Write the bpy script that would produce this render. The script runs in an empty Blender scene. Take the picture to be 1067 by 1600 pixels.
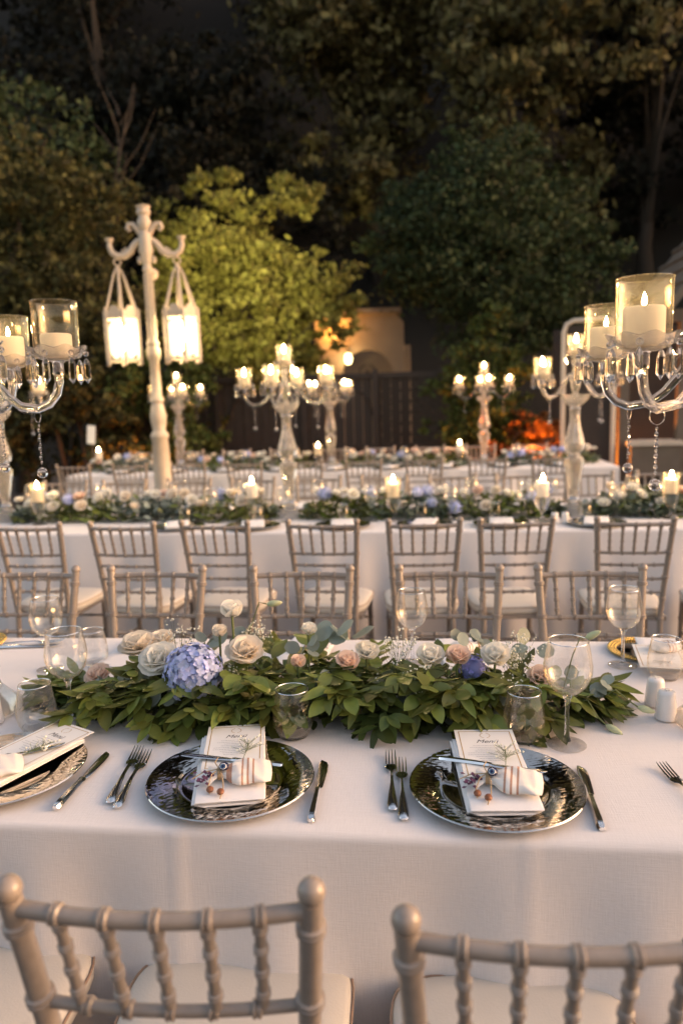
import bpy, math, random
import numpy as np
from mathutils import Matrix, Vector, Euler
random.seed(7); rng = np.random.default_rng(7)
R = math.radians; PI = math.pi
S = bpy.context.scene
COL = S.collection

# ------------------------------------------------------------------ camera
YAW, PITCH, ROLL, H = .1136, .1471, -.0281, 1.511
fw = Vector((-math.sin(YAW)*math.cos(PITCH), math.cos(YAW)*math.cos(PITCH), -math.sin(PITCH)))
rt = Vector((math.cos(YAW), math.sin(YAW), 0)); up = rt.cross(fw)
cr = math.cos(ROLL)*rt + math.sin(ROLL)*up; cu = -math.sin(ROLL)*rt + math.cos(ROLL)*up
cd = bpy.data.cameras.new('camera'); cam = bpy.data.objects.new('camera', cd); COL.objects.link(cam)
cam.matrix_world = Matrix(((cr.x, cu.x, -fw.x, 0), (cr.y, cu.y, -fw.y, 0), (cr.z, cu.z, -fw.z, H), (0, 0, 0, 1)))
cd.sensor_fit = 'HORIZONTAL'; cd.sensor_width = 24.0; cd.lens = 24.0*1184.7/1067
cd.clip_start = .05; cd.clip_end = 400
cd.dof.use_dof = True; cd.dof.focus_distance = 1.62; cd.dof.aperture_fstop = 2.4
S.camera = cam

# ------------------------------------------------------------------ dusk sky, weak soft sun, exposure
SUN_EL, SUN_AZ = R(17), R(88)      # sun going down to the side, behind trees
W = bpy.data.worlds.new('World'); S.world = W; W.use_nodes = True
nt = W.node_tree; nt.nodes.clear()
sky = nt.nodes.new('ShaderNodeTexSky'); sky.sky_type = 'NISHITA'; sky.sun_disc = False
sky.sun_elevation = SUN_EL; sky.sun_rotation = SUN_AZ; sky.dust_density = 2.0; sky.air_density = 1.0
mul = nt.nodes.new('ShaderNodeMix'); mul.data_type = 'RGBA'; mul.blend_type = 'MULTIPLY'; mul.inputs[0].default_value = 1
mul.inputs[7].default_value = (1.0, .75, .585, 1)
bg = nt.nodes.new('ShaderNodeBackground'); bg.inputs['Strength'].default_value = .14
out = nt.nodes.new('ShaderNodeOutputWorld')
nt.links.new(sky.outputs[0], mul.inputs[6]); nt.links.new(mul.outputs[2], bg.inputs[0]); nt.links.new(bg.outputs[0], out.inputs[0])
sl = bpy.data.lights.new('sun', 'SUN'); sl.energy = .10; sl.angle = R(40); sl.color = (1, .76, .55)
so = bpy.data.objects.new('sun', sl); COL.objects.link(so)
so.rotation_euler = Vector((math.sin(SUN_AZ)*math.cos(SUN_EL), math.cos(SUN_AZ)*math.cos(SUN_EL), math.sin(SUN_EL))).to_track_quat('Z', 'Y').to_euler()
S.view_settings.view_transform = 'Standard'; S.view_settings.look = 'None'
S.view_settings.gamma = 1; S.view_settings.exposure = 1.95
S.render.engine = 'CYCLES'
cy = S.cycles
cy.max_bounces = 14; cy.transparent_max_bounces = 24; cy.transmission_bounces = 12; cy.glossy_bounces = 5; cy.diffuse_bounces = 3
cy.sample_clamp_indirect = 4.0; cy.caustics_reflective = False; cy.caustics_refractive = True
cy.use_denoising = True
try: cy.denoiser = 'OPENIMAGEDENOISE'
except Exception: pass

# ------------------------------------------------------------------ materials
def mat(name, col, rough=.6, metal=0., var=0., scale=8., bump=0., bscale=200., spec=.5, sss=0., coat=0., island=0., trans=0., sheen=0.):
    m = bpy.data.materials.new(name); m.use_nodes = True
    n = m.node_tree.nodes; l = m.node_tree.links; p = n['Principled BSDF']
    p.inputs['Base Color'].default_value = (*col, 1); p.inputs['Roughness'].default_value = rough
    p.inputs['Metallic'].default_value = metal; p.inputs['Specular IOR Level'].default_value = spec
    p.inputs['Coat Weight'].default_value = coat; p.inputs['Sheen Weight'].default_value = sheen
    if sss:
        p.inputs['Subsurface Weight'].default_value = sss; p.inputs['Subsurface Radius'].default_value = (.03, .018, .008)
        p.inputs['Subsurface Scale'].default_value = 1.0
    tc = n.new('ShaderNodeNewGeometry')
    colsock = None
    if var:
        tx = n.new('ShaderNodeTexNoise'); tx.inputs['Scale'].default_value = scale; tx.inputs['Detail'].default_value = 5
        l.new(tc.outputs['Position'], tx.inputs['Vector'])
        mx = n.new('ShaderNodeMix'); mx.data_type = 'RGBA'
        mx.inputs[6].default_value = (*[c*(1-var) for c in col], 1); mx.inputs[7].default_value = (*[min(1, c*(1+var)) for c in col], 1)
        l.new(tx.outputs[0], mx.inputs[0]); colsock = mx.outputs[2]
    if island:
        hs = n.new('ShaderNodeHueSaturation')
        mr = n.new('ShaderNodeMapRange'); mr.inputs['To Min'].default_value = 1-island; mr.inputs['To Max'].default_value = 1+island*1.3
        l.new(tc.outputs['Random Per Island'], mr.inputs['Value']); l.new(mr.outputs[0], hs.inputs['Value'])
        oi = n.new('ShaderNodeObjectInfo')
        mh = n.new('ShaderNodeMapRange'); mh.inputs['To Min'].default_value = .485; mh.inputs['To Max'].default_value = .515
        ad = n.new('ShaderNodeMath'); ad.operation = 'ADD'; fr = n.new('ShaderNodeMath'); fr.operation = 'FRACT'
        ml = n.new('ShaderNodeMath'); ml.operation = 'MULTIPLY'; ml.inputs[1].default_value = 7.13
        l.new(tc.outputs['Random Per Island'], ml.inputs[0]); l.new(ml.outputs[0], ad.inputs[0]); l.new(oi.outputs['Random'], ad.inputs[1])
        l.new(ad.outputs[0], fr.inputs[0]); l.new(fr.outputs[0], mh.inputs['Value']); l.new(mh.outputs[0], hs.inputs['Hue'])
        # the object's own random also shifts the value, so single leaves differ
        l.new(fr.outputs[0], mr.inputs['Value'])
        if colsock: l.new(colsock, hs.inputs['Color'])
        else: hs.inputs['Color'].default_value = (*col, 1)
        colsock = hs.outputs[0]
    if colsock: l.new(colsock, p.inputs['Base Color'])
    if bump:
        bt = n.new('ShaderNodeTexNoise'); bt.inputs['Scale'].default_value = bscale; bt.inputs['Detail'].default_value = 3
        l.new(tc.outputs['Position'], bt.inputs['Vector'])
        b = n.new('ShaderNodeBump'); b.inputs['Strength'].default_value = bump; b.inputs['Distance'].default_value = .002
        l.new(bt.outputs[0], b.inputs['Height']); l.new(b.outputs[0], p.inputs['Normal'])
    if trans:
        tr = n.new('ShaderNodeBsdfTranslucent'); ms = n.new('ShaderNodeMixShader'); ms.inputs[0].default_value = trans
        if colsock: l.new(colsock, tr.inputs[0])
        else: tr.inputs[0].default_value = (*col, 1)
        l.new(p.outputs[0], ms.inputs[1]); l.new(tr.outputs[0], ms.inputs[2]); l.new(ms.outputs[0], n['Material Output'].inputs[0])
    return m

def emis(name, col, s):
    m = bpy.data.materials.new(name); m.use_nodes = True; n = m.node_tree.nodes; n.clear()
    e = n.new('ShaderNodeEmission'); e.inputs[0].default_value = (*col, 1); e.inputs[1].default_value = s
    o = n.new('ShaderNodeOutputMaterial'); m.node_tree.links.new(e.outputs[0], o.inputs[0]); return m

def glass(name, col=(1, 1, 1), ior=1.48, clear=0., rough=0.):
    m = bpy.data.materials.new(name); m.use_nodes = True; n = m.node_tree.nodes; l = m.node_tree.links; n.clear()
    g = n.new('ShaderNodeBsdfGlass'); g.inputs['Color'].default_value = (*col, 1); g.inputs['IOR'].default_value = ior; g.inputs['Roughness'].default_value = rough
    o = n.new('ShaderNodeOutputMaterial')
    if clear:
        t = n.new('ShaderNodeBsdfTransparent'); t.inputs[0].default_value = (*col, 1); x = n.new('ShaderNodeMixShader'); x.inputs[0].default_value = clear
        l.new(g.outputs[0], x.inputs[1]); l.new(t.outputs[0], x.inputs[2]); l.new(x.outputs[0], o.inputs[0])
    else: l.new(g.outputs[0], o.inputs[0])
    return m

def thin_glass(name, col, refl=1.0, haze=0.):
    """one shell: clear pane with a Fresnel reflection"""
    m = bpy.data.materials.new(name); m.use_nodes = True; n = m.node_tree.nodes; l = m.node_tree.links; n.clear()
    t = n.new('ShaderNodeBsdfTransparent'); t.inputs[0].default_value = (*col, 1)
    g = n.new('ShaderNodeBsdfGlossy'); g.inputs['Roughness'].default_value = .03; g.inputs[0].default_value = (1, .93, .8, 1)
    f = n.new('ShaderNodeLayerWeight'); f.inputs[0].default_value = .5
    pw = n.new('ShaderNodeMath'); pw.operation = 'POWER'; pw.inputs[1].default_value = 3.6
    mu = n.new('ShaderNodeMath'); mu.operation = 'MULTIPLY_ADD'; mu.inputs[1].default_value = .85*refl; mu.inputs[2].default_value = .06*refl; mu.use_clamp = True
    x = n.new('ShaderNodeMixShader'); o = n.new('ShaderNodeOutputMaterial')
    l.new(f.outputs['Facing'], pw.inputs[0]); l.new(pw.outputs[0], mu.inputs[0]); l.new(mu.outputs[0], x.inputs[0])
    l.new(t.outputs[0], x.inputs[1]); l.new(g.outputs[0], x.inputs[2]); l.new(x.outputs[0], o.inputs[0])
    if haze:
        d = n.new('ShaderNodeBsdfTranslucent'); d.inputs[0].default_value = (1, .84, .55, 1) if haze > .03 else (.92, .95, 1, 1); y = n.new('ShaderNodeMixShader'); y.inputs[0].default_value = haze  # haze puts flame glow and sky sheen into the glass colour
        l.new(x.outputs[0], y.inputs[1]); l.new(d.outputs[0], y.inputs[2]); l.new(y.outputs[0], o.inputs[0])
    return m

M = {}
def cloth_mat():
    m = mat('table_linen', (.74, .70, .69), .92, sheen=.15)
    n = m.node_tree.nodes; l = m.node_tree.links; p = n['Principled BSDF']; g = n.new('ShaderNodeNewGeometry')
    hs = []
    for sc in ((900, 60, 60), (60, 900, 900)):
        mp = n.new('ShaderNodeMapping'); mp.inputs['Scale'].default_value = sc
        t = n.new('ShaderNodeTexNoise'); t.inputs['Scale'].default_value = .55; t.inputs['Detail'].default_value = 2
        l.new(g.outputs['Position'], mp.inputs[0]); l.new(mp.outputs[0], t.inputs['Vector']); hs.append(t)
    a = n.new('ShaderNodeMath'); a.operation = 'ADD'; l.new(hs[0].outputs[0], a.inputs[0]); l.new(hs[1].outputs[0], a.inputs[1])
    b = n.new('ShaderNodeBump'); b.inputs['Strength'].default_value = .36; b.inputs['Distance'].default_value = .0010
    l.new(a.outputs[0], b.inputs['Height']); l.new(b.outputs[0], p.inputs['Normal'])
    r = n.new('ShaderNodeMapRange'); r.inputs['From Min'].default_value = .6; r.inputs['From Max'].default_value = 1.4
    mx = n.new('ShaderNodeMix'); mx.data_type = 'RGBA'; mx.inputs[6].default_value = (.715, .675, .655, 1); mx.inputs[7].default_value = (.775, .735, .72, 1)
    l.new(a.outputs[0], r.inputs['Value']); l.new(r.outputs[0], mx.inputs[0]); l.new(mx.outputs[2], p.inputs['Base Color'])
    return m
M['cloth'] = cloth_mat()
M['chair'] = mat('taupe_chair_paint', (.29, .243, .205), .32, var=.2, scale=70, bump=.25, bscale=120, coat=.3)
M['cushion'] = mat('ivory_cushion', (.60, .55, .48), .8, var=.06, scale=14, bump=.25, bscale=260)
M['piping'] = mat('cushion_piping', (.30, .20, .14), .8)
M['chrome'] = mat('polished_steel', (.88, .87, .86), .13, 1.0, bump=.06, bscale=40)
M['wood_dark'] = mat('dark_timber', (.024, .018, .015), .7, var=.35, scale=6, bump=.3, bscale=60)
M['wood_grey'] = mat('grey_timber', (.12, .10, .08), .7, var=.3, scale=5, bump=.3, bscale=50)
M['wood_pale'] = mat('pale_painted_timber', (.52, .46, .39), .6, var=.15, scale=6)
M['plaster'] = mat('ochre_plaster', (.27, .215, .165), .9, var=.25, scale=3, bump=.4, bscale=30)
M['iron'] = mat('dark_iron', (.03, .028, .026), .5, .6)
M['post'] = mat('cream_cast_metal', (.46, .39, .31), .45, var=.15, scale=20, bump=.25, bscale=70)
M['glass'] = glass('clear_drinking_glass', (.985, .99, 1), 1.45, clear=.3)
M['thin'] = thin_glass('thin_drinking_glass', (.99, .992, .995), 1.2, .018)  # slight pale haze stands in for sky light caught by the glass
M['lip_highlight'] = mat('glass_rim_highlight', (.80, .83, .86), .08, .85)  # bright metallic tone stands in for the highlight along a glass rim
M['crystal'] = glass('cut_crystal', (.97, .96, .95), 1.5, clear=.22)
def milky(name):
    m = glass(name, (.98, .96, .93), 1.5, clear=.12); n = m.node_tree.nodes; l = m.node_tree.links
    o = [k for k in n if k.type == 'OUTPUT_MATERIAL'][0]; src = o.inputs[0].links[0].from_socket
    d = n.new('ShaderNodeBsdfDiffuse'); d.inputs[0].default_value = (.85, .80, .72, 1); t = n.new('ShaderNodeBsdfTranslucent'); t.inputs[0].default_value = (.85, .80, .72, 1)
    a = n.new('ShaderNodeMixShader'); a.inputs[0].default_value = .5; l.new(d.outputs[0], a.inputs[1]); l.new(t.outputs[0], a.inputs[2])
    x = n.new('ShaderNodeMixShader'); x.inputs[0].default_value = .22; l.new(src, x.inputs[1]); l.new(a.outputs[0], x.inputs[2]); l.new(x.outputs[0], o.inputs[0]); return m
M['milky'] = milky('moulded_pressed_crystal')
M['shade'] = thin_glass('glow_tinted_hurricane_glass', (1, .975, .90), 1.2, .042)  # warm reflections and flame glow put into the glass tint and haze
M['wax'] = mat('ivory_wax', (.90, .84, .74), .5, trans=.5)
M['wick'] = mat('burnt_wick', (.02, .015, .01), .9)
M['flame'] = emis('candle_flame', (1, .72, .36), 120)
def pane_mat():
    m = emis('lit_frosted_pane', (1, .80, .46), 1.3); n = m.node_tree.nodes; l = m.node_tree.links
    e = [k for k in n if k.type == 'EMISSION'][0]; o = [k for k in n if k.type == 'OUTPUT_MATERIAL'][0]
    t = n.new('ShaderNodeBsdfTransparent'); x = n.new('ShaderNodeMixShader'); x.inputs[0].default_value = .5
    l.new(e.outputs[0], x.inputs[1]); l.new(t.outputs[0], x.inputs[2]); l.new(x.outputs[0], o.inputs[0]); return m
M['pane'] = pane_mat()
M['lantern_bulb'] = emis('lantern_bulb', (1, .74, .38), 34)
M['amber_bulb'] = emis('amber_bulb', (1, .42, .06), 7)
M['warm_bulb'] = emis('warm_bulb', (1, .72, .30), 3)
M['porcelain'] = mat('white_porcelain', (.80, .77, .74), .22, coat=.4)
M['linen_white'] = mat('white_napkin_linen', (.82, .80, .79), .9, bump=.35, bscale=900)
M['paper'] = mat('ivory_card', (.84, .81, .76), .75)
M['gold'] = mat('gold_print', (.45, .27, .07), .5)
M['gold_bead'] = mat('gold_beads', (.75, .50, .16), .22, 1.0)
M['ink'] = mat('dark_ink', (.05, .045, .05), .8)
M['ink_pale'] = mat('grey_ink', (.42, .40, .39), .8)
M['twine'] = mat('jute_twine', (.45, .31, .17), .9, var=.3, scale=300)
M['wood_bead'] = mat('brown_bead', (.23, .085, .035), .45, var=.3, scale=90)
M['purple'] = mat('dried_purple_petal', (.10, .035, .08), .8, var=.4, scale=120)
M['bead_navy'] = mat('navy_bead_glass', (.012, .016, .06), .1)
M['bead_white'] = mat('white_bead_glass', (.85, .87, .9), .15)
M['bead_blue'] = mat('sky_blue_bead_glass', (.20, .45, .70), .15)
M['leaf'] = mat('laurel_leaf', (.140, .165, .036), .32, var=.25, scale=40, island=.45, trans=.22)
M['leaf_young'] = mat('young_laurel_leaf', (.185, .205, .05), .38, var=.2, scale=40, island=.35, trans=.28)
M['leaf_dark'] = mat('dark_laurel_leaf', (.075, .098, .026), .38, var=.25, scale=40, island=.45, trans=.15)
M['eucalyptus'] = mat('eucalyptus_leaf', (.27, .31, .26), .55, var=.2, scale=25, island=.25, trans=.2)
M['sage'] = mat('sage_leaf', (.17, .21, .15), .6, var=.2, scale=25, island=.4, trans=.2)
M['stem'] = mat('green_stem', (.13, .16, .05), .5)
M['rose_white'] = mat('white_rose_petal', (.94, .91, .83), .6, trans=.45)
M['rose_cream'] = mat('cream_rose_petal', (.93, .85, .73), .6, trans=.45)
M['rose_peach'] = mat('peach_rose_petal', (.92, .74, .62), .6, trans=.42)
M['bud'] = mat('pale_green_bud', (.62, .66, .40), .55, trans=.2)
M['hydrangea'] = mat('blue_hydrangea_petal', (.50, .56, .86), .6, var=.25, scale=60, island=.30, trans=.2)
M['violet'] = mat('violet_blue_petal', (.30, .31, .68), .6, var=.25, scale=60, island=.3, trans=.2)
M['gyp'] = mat('tiny_white_blossom', (.82, .81, .70), .7)
M['bark'] = mat('bark', (.026, .020, .015), .9, var=.4, scale=10, bump=.6, bscale=25)
M['ground'] = mat('dark_paving', (.085, .068, .055), .85, var=.35, scale=2.2, bump=.4, bscale=25)
M['earth'] = mat('dark_hill_soil', (.010, .009, .007), .95, var=.5, scale=.5)
def charger_mat():
    m = mat('hammered_silver', (.60, .58, .55), .05, 1.0); n = m.node_tree.nodes; l = m.node_tree.links
    tc = n.new('ShaderNodeTexCoord'); mp = n.new('ShaderNodeMapping'); mp.inputs['Scale'].default_value = (70, 150, 1)
    v = n.new('ShaderNodeTexVoronoi'); v.feature = 'SMOOTH_F1'; v.inputs['Smoothness'].default_value = .8; v.inputs['Scale'].default_value = 1
    l.new(tc.outputs['Object'], mp.inputs[0]); l.new(mp.outputs[0], v.inputs['Vector'])
    ln = n.new('ShaderNodeVectorMath'); ln.operation = 'LENGTH'; l.new(tc.outputs['Object'], ln.inputs[0])
    mr = n.new('ShaderNodeMapRange'); mr.inputs['From Min'].default_value = .108; mr.inputs['From Max'].default_value = .116; mr.inputs['To Max'].default_value = .11; l.new(ln.outputs['Value'], mr.inputs['Value'])
    b = n.new('ShaderNodeBump'); b.inputs['Distance'].default_value = .003
    l.new(mr.outputs[0], b.inputs['Strength']); l.new(v.outputs[0], b.inputs['Height']); l.new(b.outputs[0], n['Principled BSDF'].inputs['Normal']); return m
M['charger'] = charger_mat()
def stripe_mat(dense):
    m = mat('striped_cotton_%s' % ('narrow' if dense else 'wide'), (.80, .76, .70), .9, bump=.3, bscale=700)
    n = m.node_tree.nodes; l = m.node_tree.links; tc = n.new('ShaderNodeTexCoord'); sx = n.new('ShaderNodeSeparateXYZ'); l.new(tc.outputs['Object'], sx.inputs[0])
    cr_ = n.new('ShaderNodeValToRGB'); e = cr_.color_ramp; e.interpolation = 'CONSTANT'
    white = (.80, .75, .69, 1); red = (.46, .26, .18, 1)
    bands = [(.30, .38), (.52, .55), (.60, .63), (.68, .71)] if not dense else [(.42, .45), (.51, .54), (.60, .63)]
    e.elements[0].color = white; e.elements[0].position = 0
    e.elements[1].position = bands[0][0]; e.elements[1].color = red
    k = e.elements.new(bands[0][1]); k.color = white
    for a, b in bands[1:]:
        k = e.elements.new(a); k.color = red; k = e.elements.new(b); k.color = white
    mr = n.new('ShaderNodeMapRange'); mr.inputs['From Min'].default_value = -.055; mr.inputs['From Max'].default_value = .055
    l.new(sx.outputs[0], mr.inputs['Value']); l.new(mr.outputs[0], cr_.inputs[0]); l.new(cr_.outputs[0], n['Principled BSDF'].inputs['Base Color']); return m
M['stripe_a'] = stripe_mat(False); M['stripe_b'] = stripe_mat(True)
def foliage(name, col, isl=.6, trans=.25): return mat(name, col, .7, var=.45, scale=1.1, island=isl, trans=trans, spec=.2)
M['fol_dark'] = foliage('dark_green_foliage', (.034, .050, .022))
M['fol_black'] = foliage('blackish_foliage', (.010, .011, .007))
M['fol_olive'] = foliage('olive_foliage', (.105, .095, .042))
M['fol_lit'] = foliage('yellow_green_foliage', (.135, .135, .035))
M['fol_brown'] = foliage('brownish_green_foliage', (.055, .055, .020))
M['fol_orange_glow'] = foliage('glow_tinted_foliage', (.16, .065, .02))  # orange glow of the ground light put into the leaf colour
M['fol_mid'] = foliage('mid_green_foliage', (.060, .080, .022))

# ------------------------------------------------------------------ mesh helpers
class MB:
    def __init__(s): s.v = []; s.f = []
    def add(s, v, f):
        k = len(s.v); s.v += [tuple(p) for p in v]; s.f += [tuple(i+k for i in q) for q in f]; return s
    def box(s, c, d, rot=None, taper=1.0):
        x, y, z = d[0]/2, d[1]/2, d[2]/2
        P = [Vector((sx*x*(taper if sz > 0 else 1), sy*y*(taper if sz > 0 else 1), sz*z)) for sz in (-1, 1) for sy in (-1, 1) for sx in (-1, 1)]
        if rot is not None: P = [rot @ p for p in P]
        P = [p+Vector(c) for p in P]
        return s.add(P, [(0, 2, 3, 1), (4, 5, 7, 6), (0, 1, 5, 4), (2, 6, 7, 3), (0, 4, 6, 2), (1, 3, 7, 5)])
    def lathe(s, prof, seg=20, c=(0, 0, 0), scallop=None, a0=0.):
        """prof: (r, z) from bottom to top; a radius of 0 closes the end"""
        v = []; f = []; rings = []
        for (r, z) in prof:
            if r <= 1e-6: rings.append([len(v)]); v.append((c[0], c[1], c[2]+z))
            else:
                ring = []
                for i in range(seg):
                    a = a0+2*PI*i/seg; k = scallop(a, r, z) if scallop else (r, z)
                    ring.append(len(v)); v.append((c[0]+k[0]*math.cos(a), c[1]+k[0]*math.sin(a), c[2]+k[1]))
                rings.append(ring)
        for A, B in zip(rings, rings[1:]):
            if len(A) == 1 and len(B) == 1: continue
            for i in range(seg):
                j = (i+1) % seg
                if len(A) == 1: f.append((A[0], B[j], B[i]))
                elif len(B) == 1: f.append((A[i], A[j], B[0]))
                else: f.append((A[i], A[j], B[j], B[i]))
        return s.add(v, f)
    def tube(s, pts, rad, seg=8, caps=True):
        pts = [Vector(p) for p in pts]; n = len(pts)
        if not hasattr(rad, '__len__'): rad = [rad]*n
        v = []; f = []; prev = None
        for i, p in enumerate(pts):
            t = (pts[min(i+1, n-1)]-pts[max(i-1, 0)])
            if t.length < 1e-9: t = Vector((0, 0, 1))
            t.normalize()
            if prev is None:
                a = Vector((1, 0, 0)) if abs(t.x) < .9 else Vector((0, 1, 0)); u = t.cross(a).normalized()
            else: u = (prev-t*prev.dot(t)); u = u.normalized() if u.length > 1e-6 else t.orthogonal().normalized()
            prev = u; w = t.cross(u)
            for k in range(seg):
                a = 2*PI*k/seg; v.append(p+(u*math.cos(a)+w*math.sin(a))*rad[i])
        for i in range(n-1):
            for k in range(seg):
                j = (k+1) % seg; f.append((i*seg+k, i*seg+j, (i+1)*seg+j, (i+1)*seg+k))
        if caps: f.append(tuple(range(seg-1, -1, -1))); f.append(tuple((n-1)*seg+k for k in range(seg)))
        return s.add(v, f)
    def ball(s, c, r, seg=10, rings=6, sq=1.0):
        return s.lathe([(r*math.sin(PI*i/rings) if 0 < i < rings else 0, -r*sq*math.cos(PI*i/rings)) for i in range(rings+1)], seg, c)
    def grid(s, fn, nu, nv):
        v = [fn(i/nu, j/nv) for j in range(nv+1) for i in range(nu+1)]
        f = [(j*(nu+1)+i, j*(nu+1)+i+1, (j+1)*(nu+1)+i+1, (j+1)*(nu+1)+i) for j in range(nv) for i in range(nu)]
        return s.add(v, f)
    def xf(s, m): s.v = [tuple(m @ Vector(p)) for p in s.v]; return s
    def mesh(s, name, m, smooth=True):
        me = bpy.data.meshes.new(name); me.from_pydata(s.v, [], s.f); me.update()
        me.materials.append(M[m] if isinstance(m, str) else m)
        if smooth:
            me.polygons.foreach_set('use_smooth', [True]*len(me.polygons)); me.set_sharp_from_angle(angle=R(48))
        return me
    def build(s, name, m, parent=None, smooth=True, loc=None, rot=None):
        return put(name, s.mesh(name, m, smooth), parent, loc, rot)
def put(name, me, parent=None, loc=None, rot=None, mtx=None):
    o = bpy.data.objects.new(name, me); COL.objects.link(o); o.parent = parent
    if loc is not None: o.location = loc
    if rot is not None: o.rotation_euler = rot
    if mtx is not None: o.matrix_basis = mtx
    return o
def empty(name, loc=(0, 0, 0), rz=0., parent=None):
    o = bpy.data.objects.new(name, None); COL.objects.link(o); o.location = loc; o.rotation_euler = (0, 0, rz); o.empty_display_size = .05; o.parent = parent; return o
def tag(o, label=None, cat=None, group=None, kind=None):
    for k, x in (('label', label), ('category', cat), ('group', group), ('kind', kind)):
        if x: o[k] = x
    return o
KIDS = {}
def copy_tree(o, parent=None):
    c = o.copy(); COL.objects.link(c)
    if parent is not None: c.parent = parent
    if o.name not in KIDS or len(KIDS[o.name]) != len(o.children): KIDS[o.name] = list(o.children)
    for ch in KIDS[o.name]: copy_tree(ch, c)
    return c
class Proto:
    """the first use takes the built thing itself, later uses take a copy of it and its parts"""
    def __init__(s, o): s.o = o; s.used = False
    def get(s, loc, rz=0., label=None, group=None, scale=None):
        o = s.o if not s.used else copy_tree(s.o)
        s.used = True; o.location = loc; o.rotation_euler = (0, 0, rz)
        o.scale = ((scale or 1.0),)*3
        tag(o, label, None, group); return o
def np_mesh(name, V, F, m, smooth=False):
    me = bpy.data.meshes.new(name); k = F.shape[1]
    me.vertices.add(len(V)); me.vertices.foreach_set('co', np.ascontiguousarray(V, np.float32).ravel())
    me.loops.add(F.size); me.loops.foreach_set('vertex_index', np.ascontiguousarray(F, np.int32).ravel())
    me.polygons.add(len(F)); me.polygons.foreach_set('loop_start', np.arange(0, F.size, k, dtype=np.int32)); me.polygons.foreach_set('loop_total', np.full(len(F), k, np.int32))
    me.update(calc_edges=True); me.validate()
    me.materials.append(M[m])
    if smooth: me.polygons.foreach_set('use_smooth', [True]*len(me.polygons))
    return me
ORD = ['first', 'second', 'third', 'fourth', 'fifth', 'sixth', 'seventh', 'eighth', 'ninth', 'tenth', 'eleventh', 'twelfth']
TZ = .76            # table top
T1, T2, T3 = 1.755, 4.80, 8.45

# ------------------------------------------------------------------ setting: ground and hill
def ground():
    n = 40
    return MB().grid(lambda u, v: ((u-.5)*160, -40+v*140, 0), n, n)
tag(ground().build('ground', 'ground', smooth=False), 'dark stone paving under the tables', None, None, 'structure')
def hillz(x, y):
    t = max(0., y-17.5); return -.02+t*1.5*(1-min(t, 40)/150)+.7*math.sin(x*.35+y*.2)*min(1, t/5)+.5*math.sin(x*.9)*min(1, t/5)
tag(MB().grid(lambda u, v: ((u-.5)*110, 17.4+v*42, hillz((u-.5)*110, 17.4+v*42)), 60, 30).build('hillside', 'earth'), 'dark wooded slope rising behind the garden', None, None, 'structure')

# ------------------------------------------------------------------ trees
def leaf_cloud(lobes, n, size, seed):
    g = np.random.default_rng(seed); L = np.array(lobes, float)      # x y z r (squash via rz)
    w = L[:, 3]**2; w /= w.sum()
    nc = max(12, n//48); ci = g.choice(len(L), nc, p=w)
    d = g.normal(size=(nc, 3)); d /= np.linalg.norm(d, axis=1)[:, None]
    rad = L[ci, 3]*(.40+.78*g.random(nc)**.8)
    cc = L[ci, :3]+d*rad[:, None]*np.array([1, 1, .85])
    cs = L[ci, 3]*(.07+.15*g.random(nc))
    pi = g.integers(0, nc, n)
    P = cc[pi]+g.normal(size=(n, 3))*cs[pi][:, None]*np.array([1, 1, .55])
    a = g.normal(size=(n, 3)); a[:, 2] -= .35; a /= np.linalg.norm(a, axis=1)[:, None]
    b = g.normal(size=(n, 3)); b -= a*(a*b).sum(1)[:, None]; b /= np.linalg.norm(b, axis=1)[:, None]
    s = size*(.6+.8*g.random(n))[:, None]; c = np.cross(a, b)
    V = np.empty((n, 4, 3)); V[:, 0] = P-a*s*.5; V[:, 1] = P+b*s*.27+c*s*.06; V[:, 2] = P+a*s*.5; V[:, 3] = P-b*s*.27+c*s*.06
    V = V.reshape(-1, 3); V[:, 2] = np.maximum(V[:, 2], .03)
    return V, np.arange(4*n).reshape(n, 4), cc
def tree(name, loc, lobes, n, size, m, seed, label, cat='tree', group=None, trunk=.12, limbs=6):
    t = empty(name, loc); tag(t, label, cat, group)
    V, F, cc = leaf_cloud(lobes, n, size, seed)
    put('crown', np_mesh('crown', V, F, m), t)
    rr = random.Random(seed); b = MB()
    top = max(l[2] for l in lobes); zc = min(l[2]-l[3]*.5 for l in lobes); zc = max(.25, zc)
    pts = [Vector((rr.uniform(-.1, .1)*k, rr.uniform(-.1, .1)*k, zc*k/4)) for k in range(5)]
    b.tube(pts, [trunk*(1-.1*k) for k in range(5)], 9)
    for k in range(limbs):
        e = Vector(cc[rr.randrange(len(cc))]); s0 = pts[-1 if k % 2 else -2]
        mid = (s0+e)/2+Vector((rr.uniform(-.2, .2), rr.uniform(-.2, .2), .25))
        b.tube([s0, (s0+mid)/2+Vector((0, 0, .08)), mid, (mid+e)/2, e], [trunk*.55, trunk*.42, trunk*.3, trunk*.2, trunk*.07], 6)
    b.build('trunk', 'bark', t); return t
def rl(seed, n, cx, cy, cz, sx, sy, sz, r):
    g = random.Random(seed); return [(cx+g.uniform(-sx, sx), cy+g.uniform(-sy, sy), cz+g.uniform(-sz, sz), r*g.uniform(.7, 1.2)) for _ in range(n)]
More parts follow.
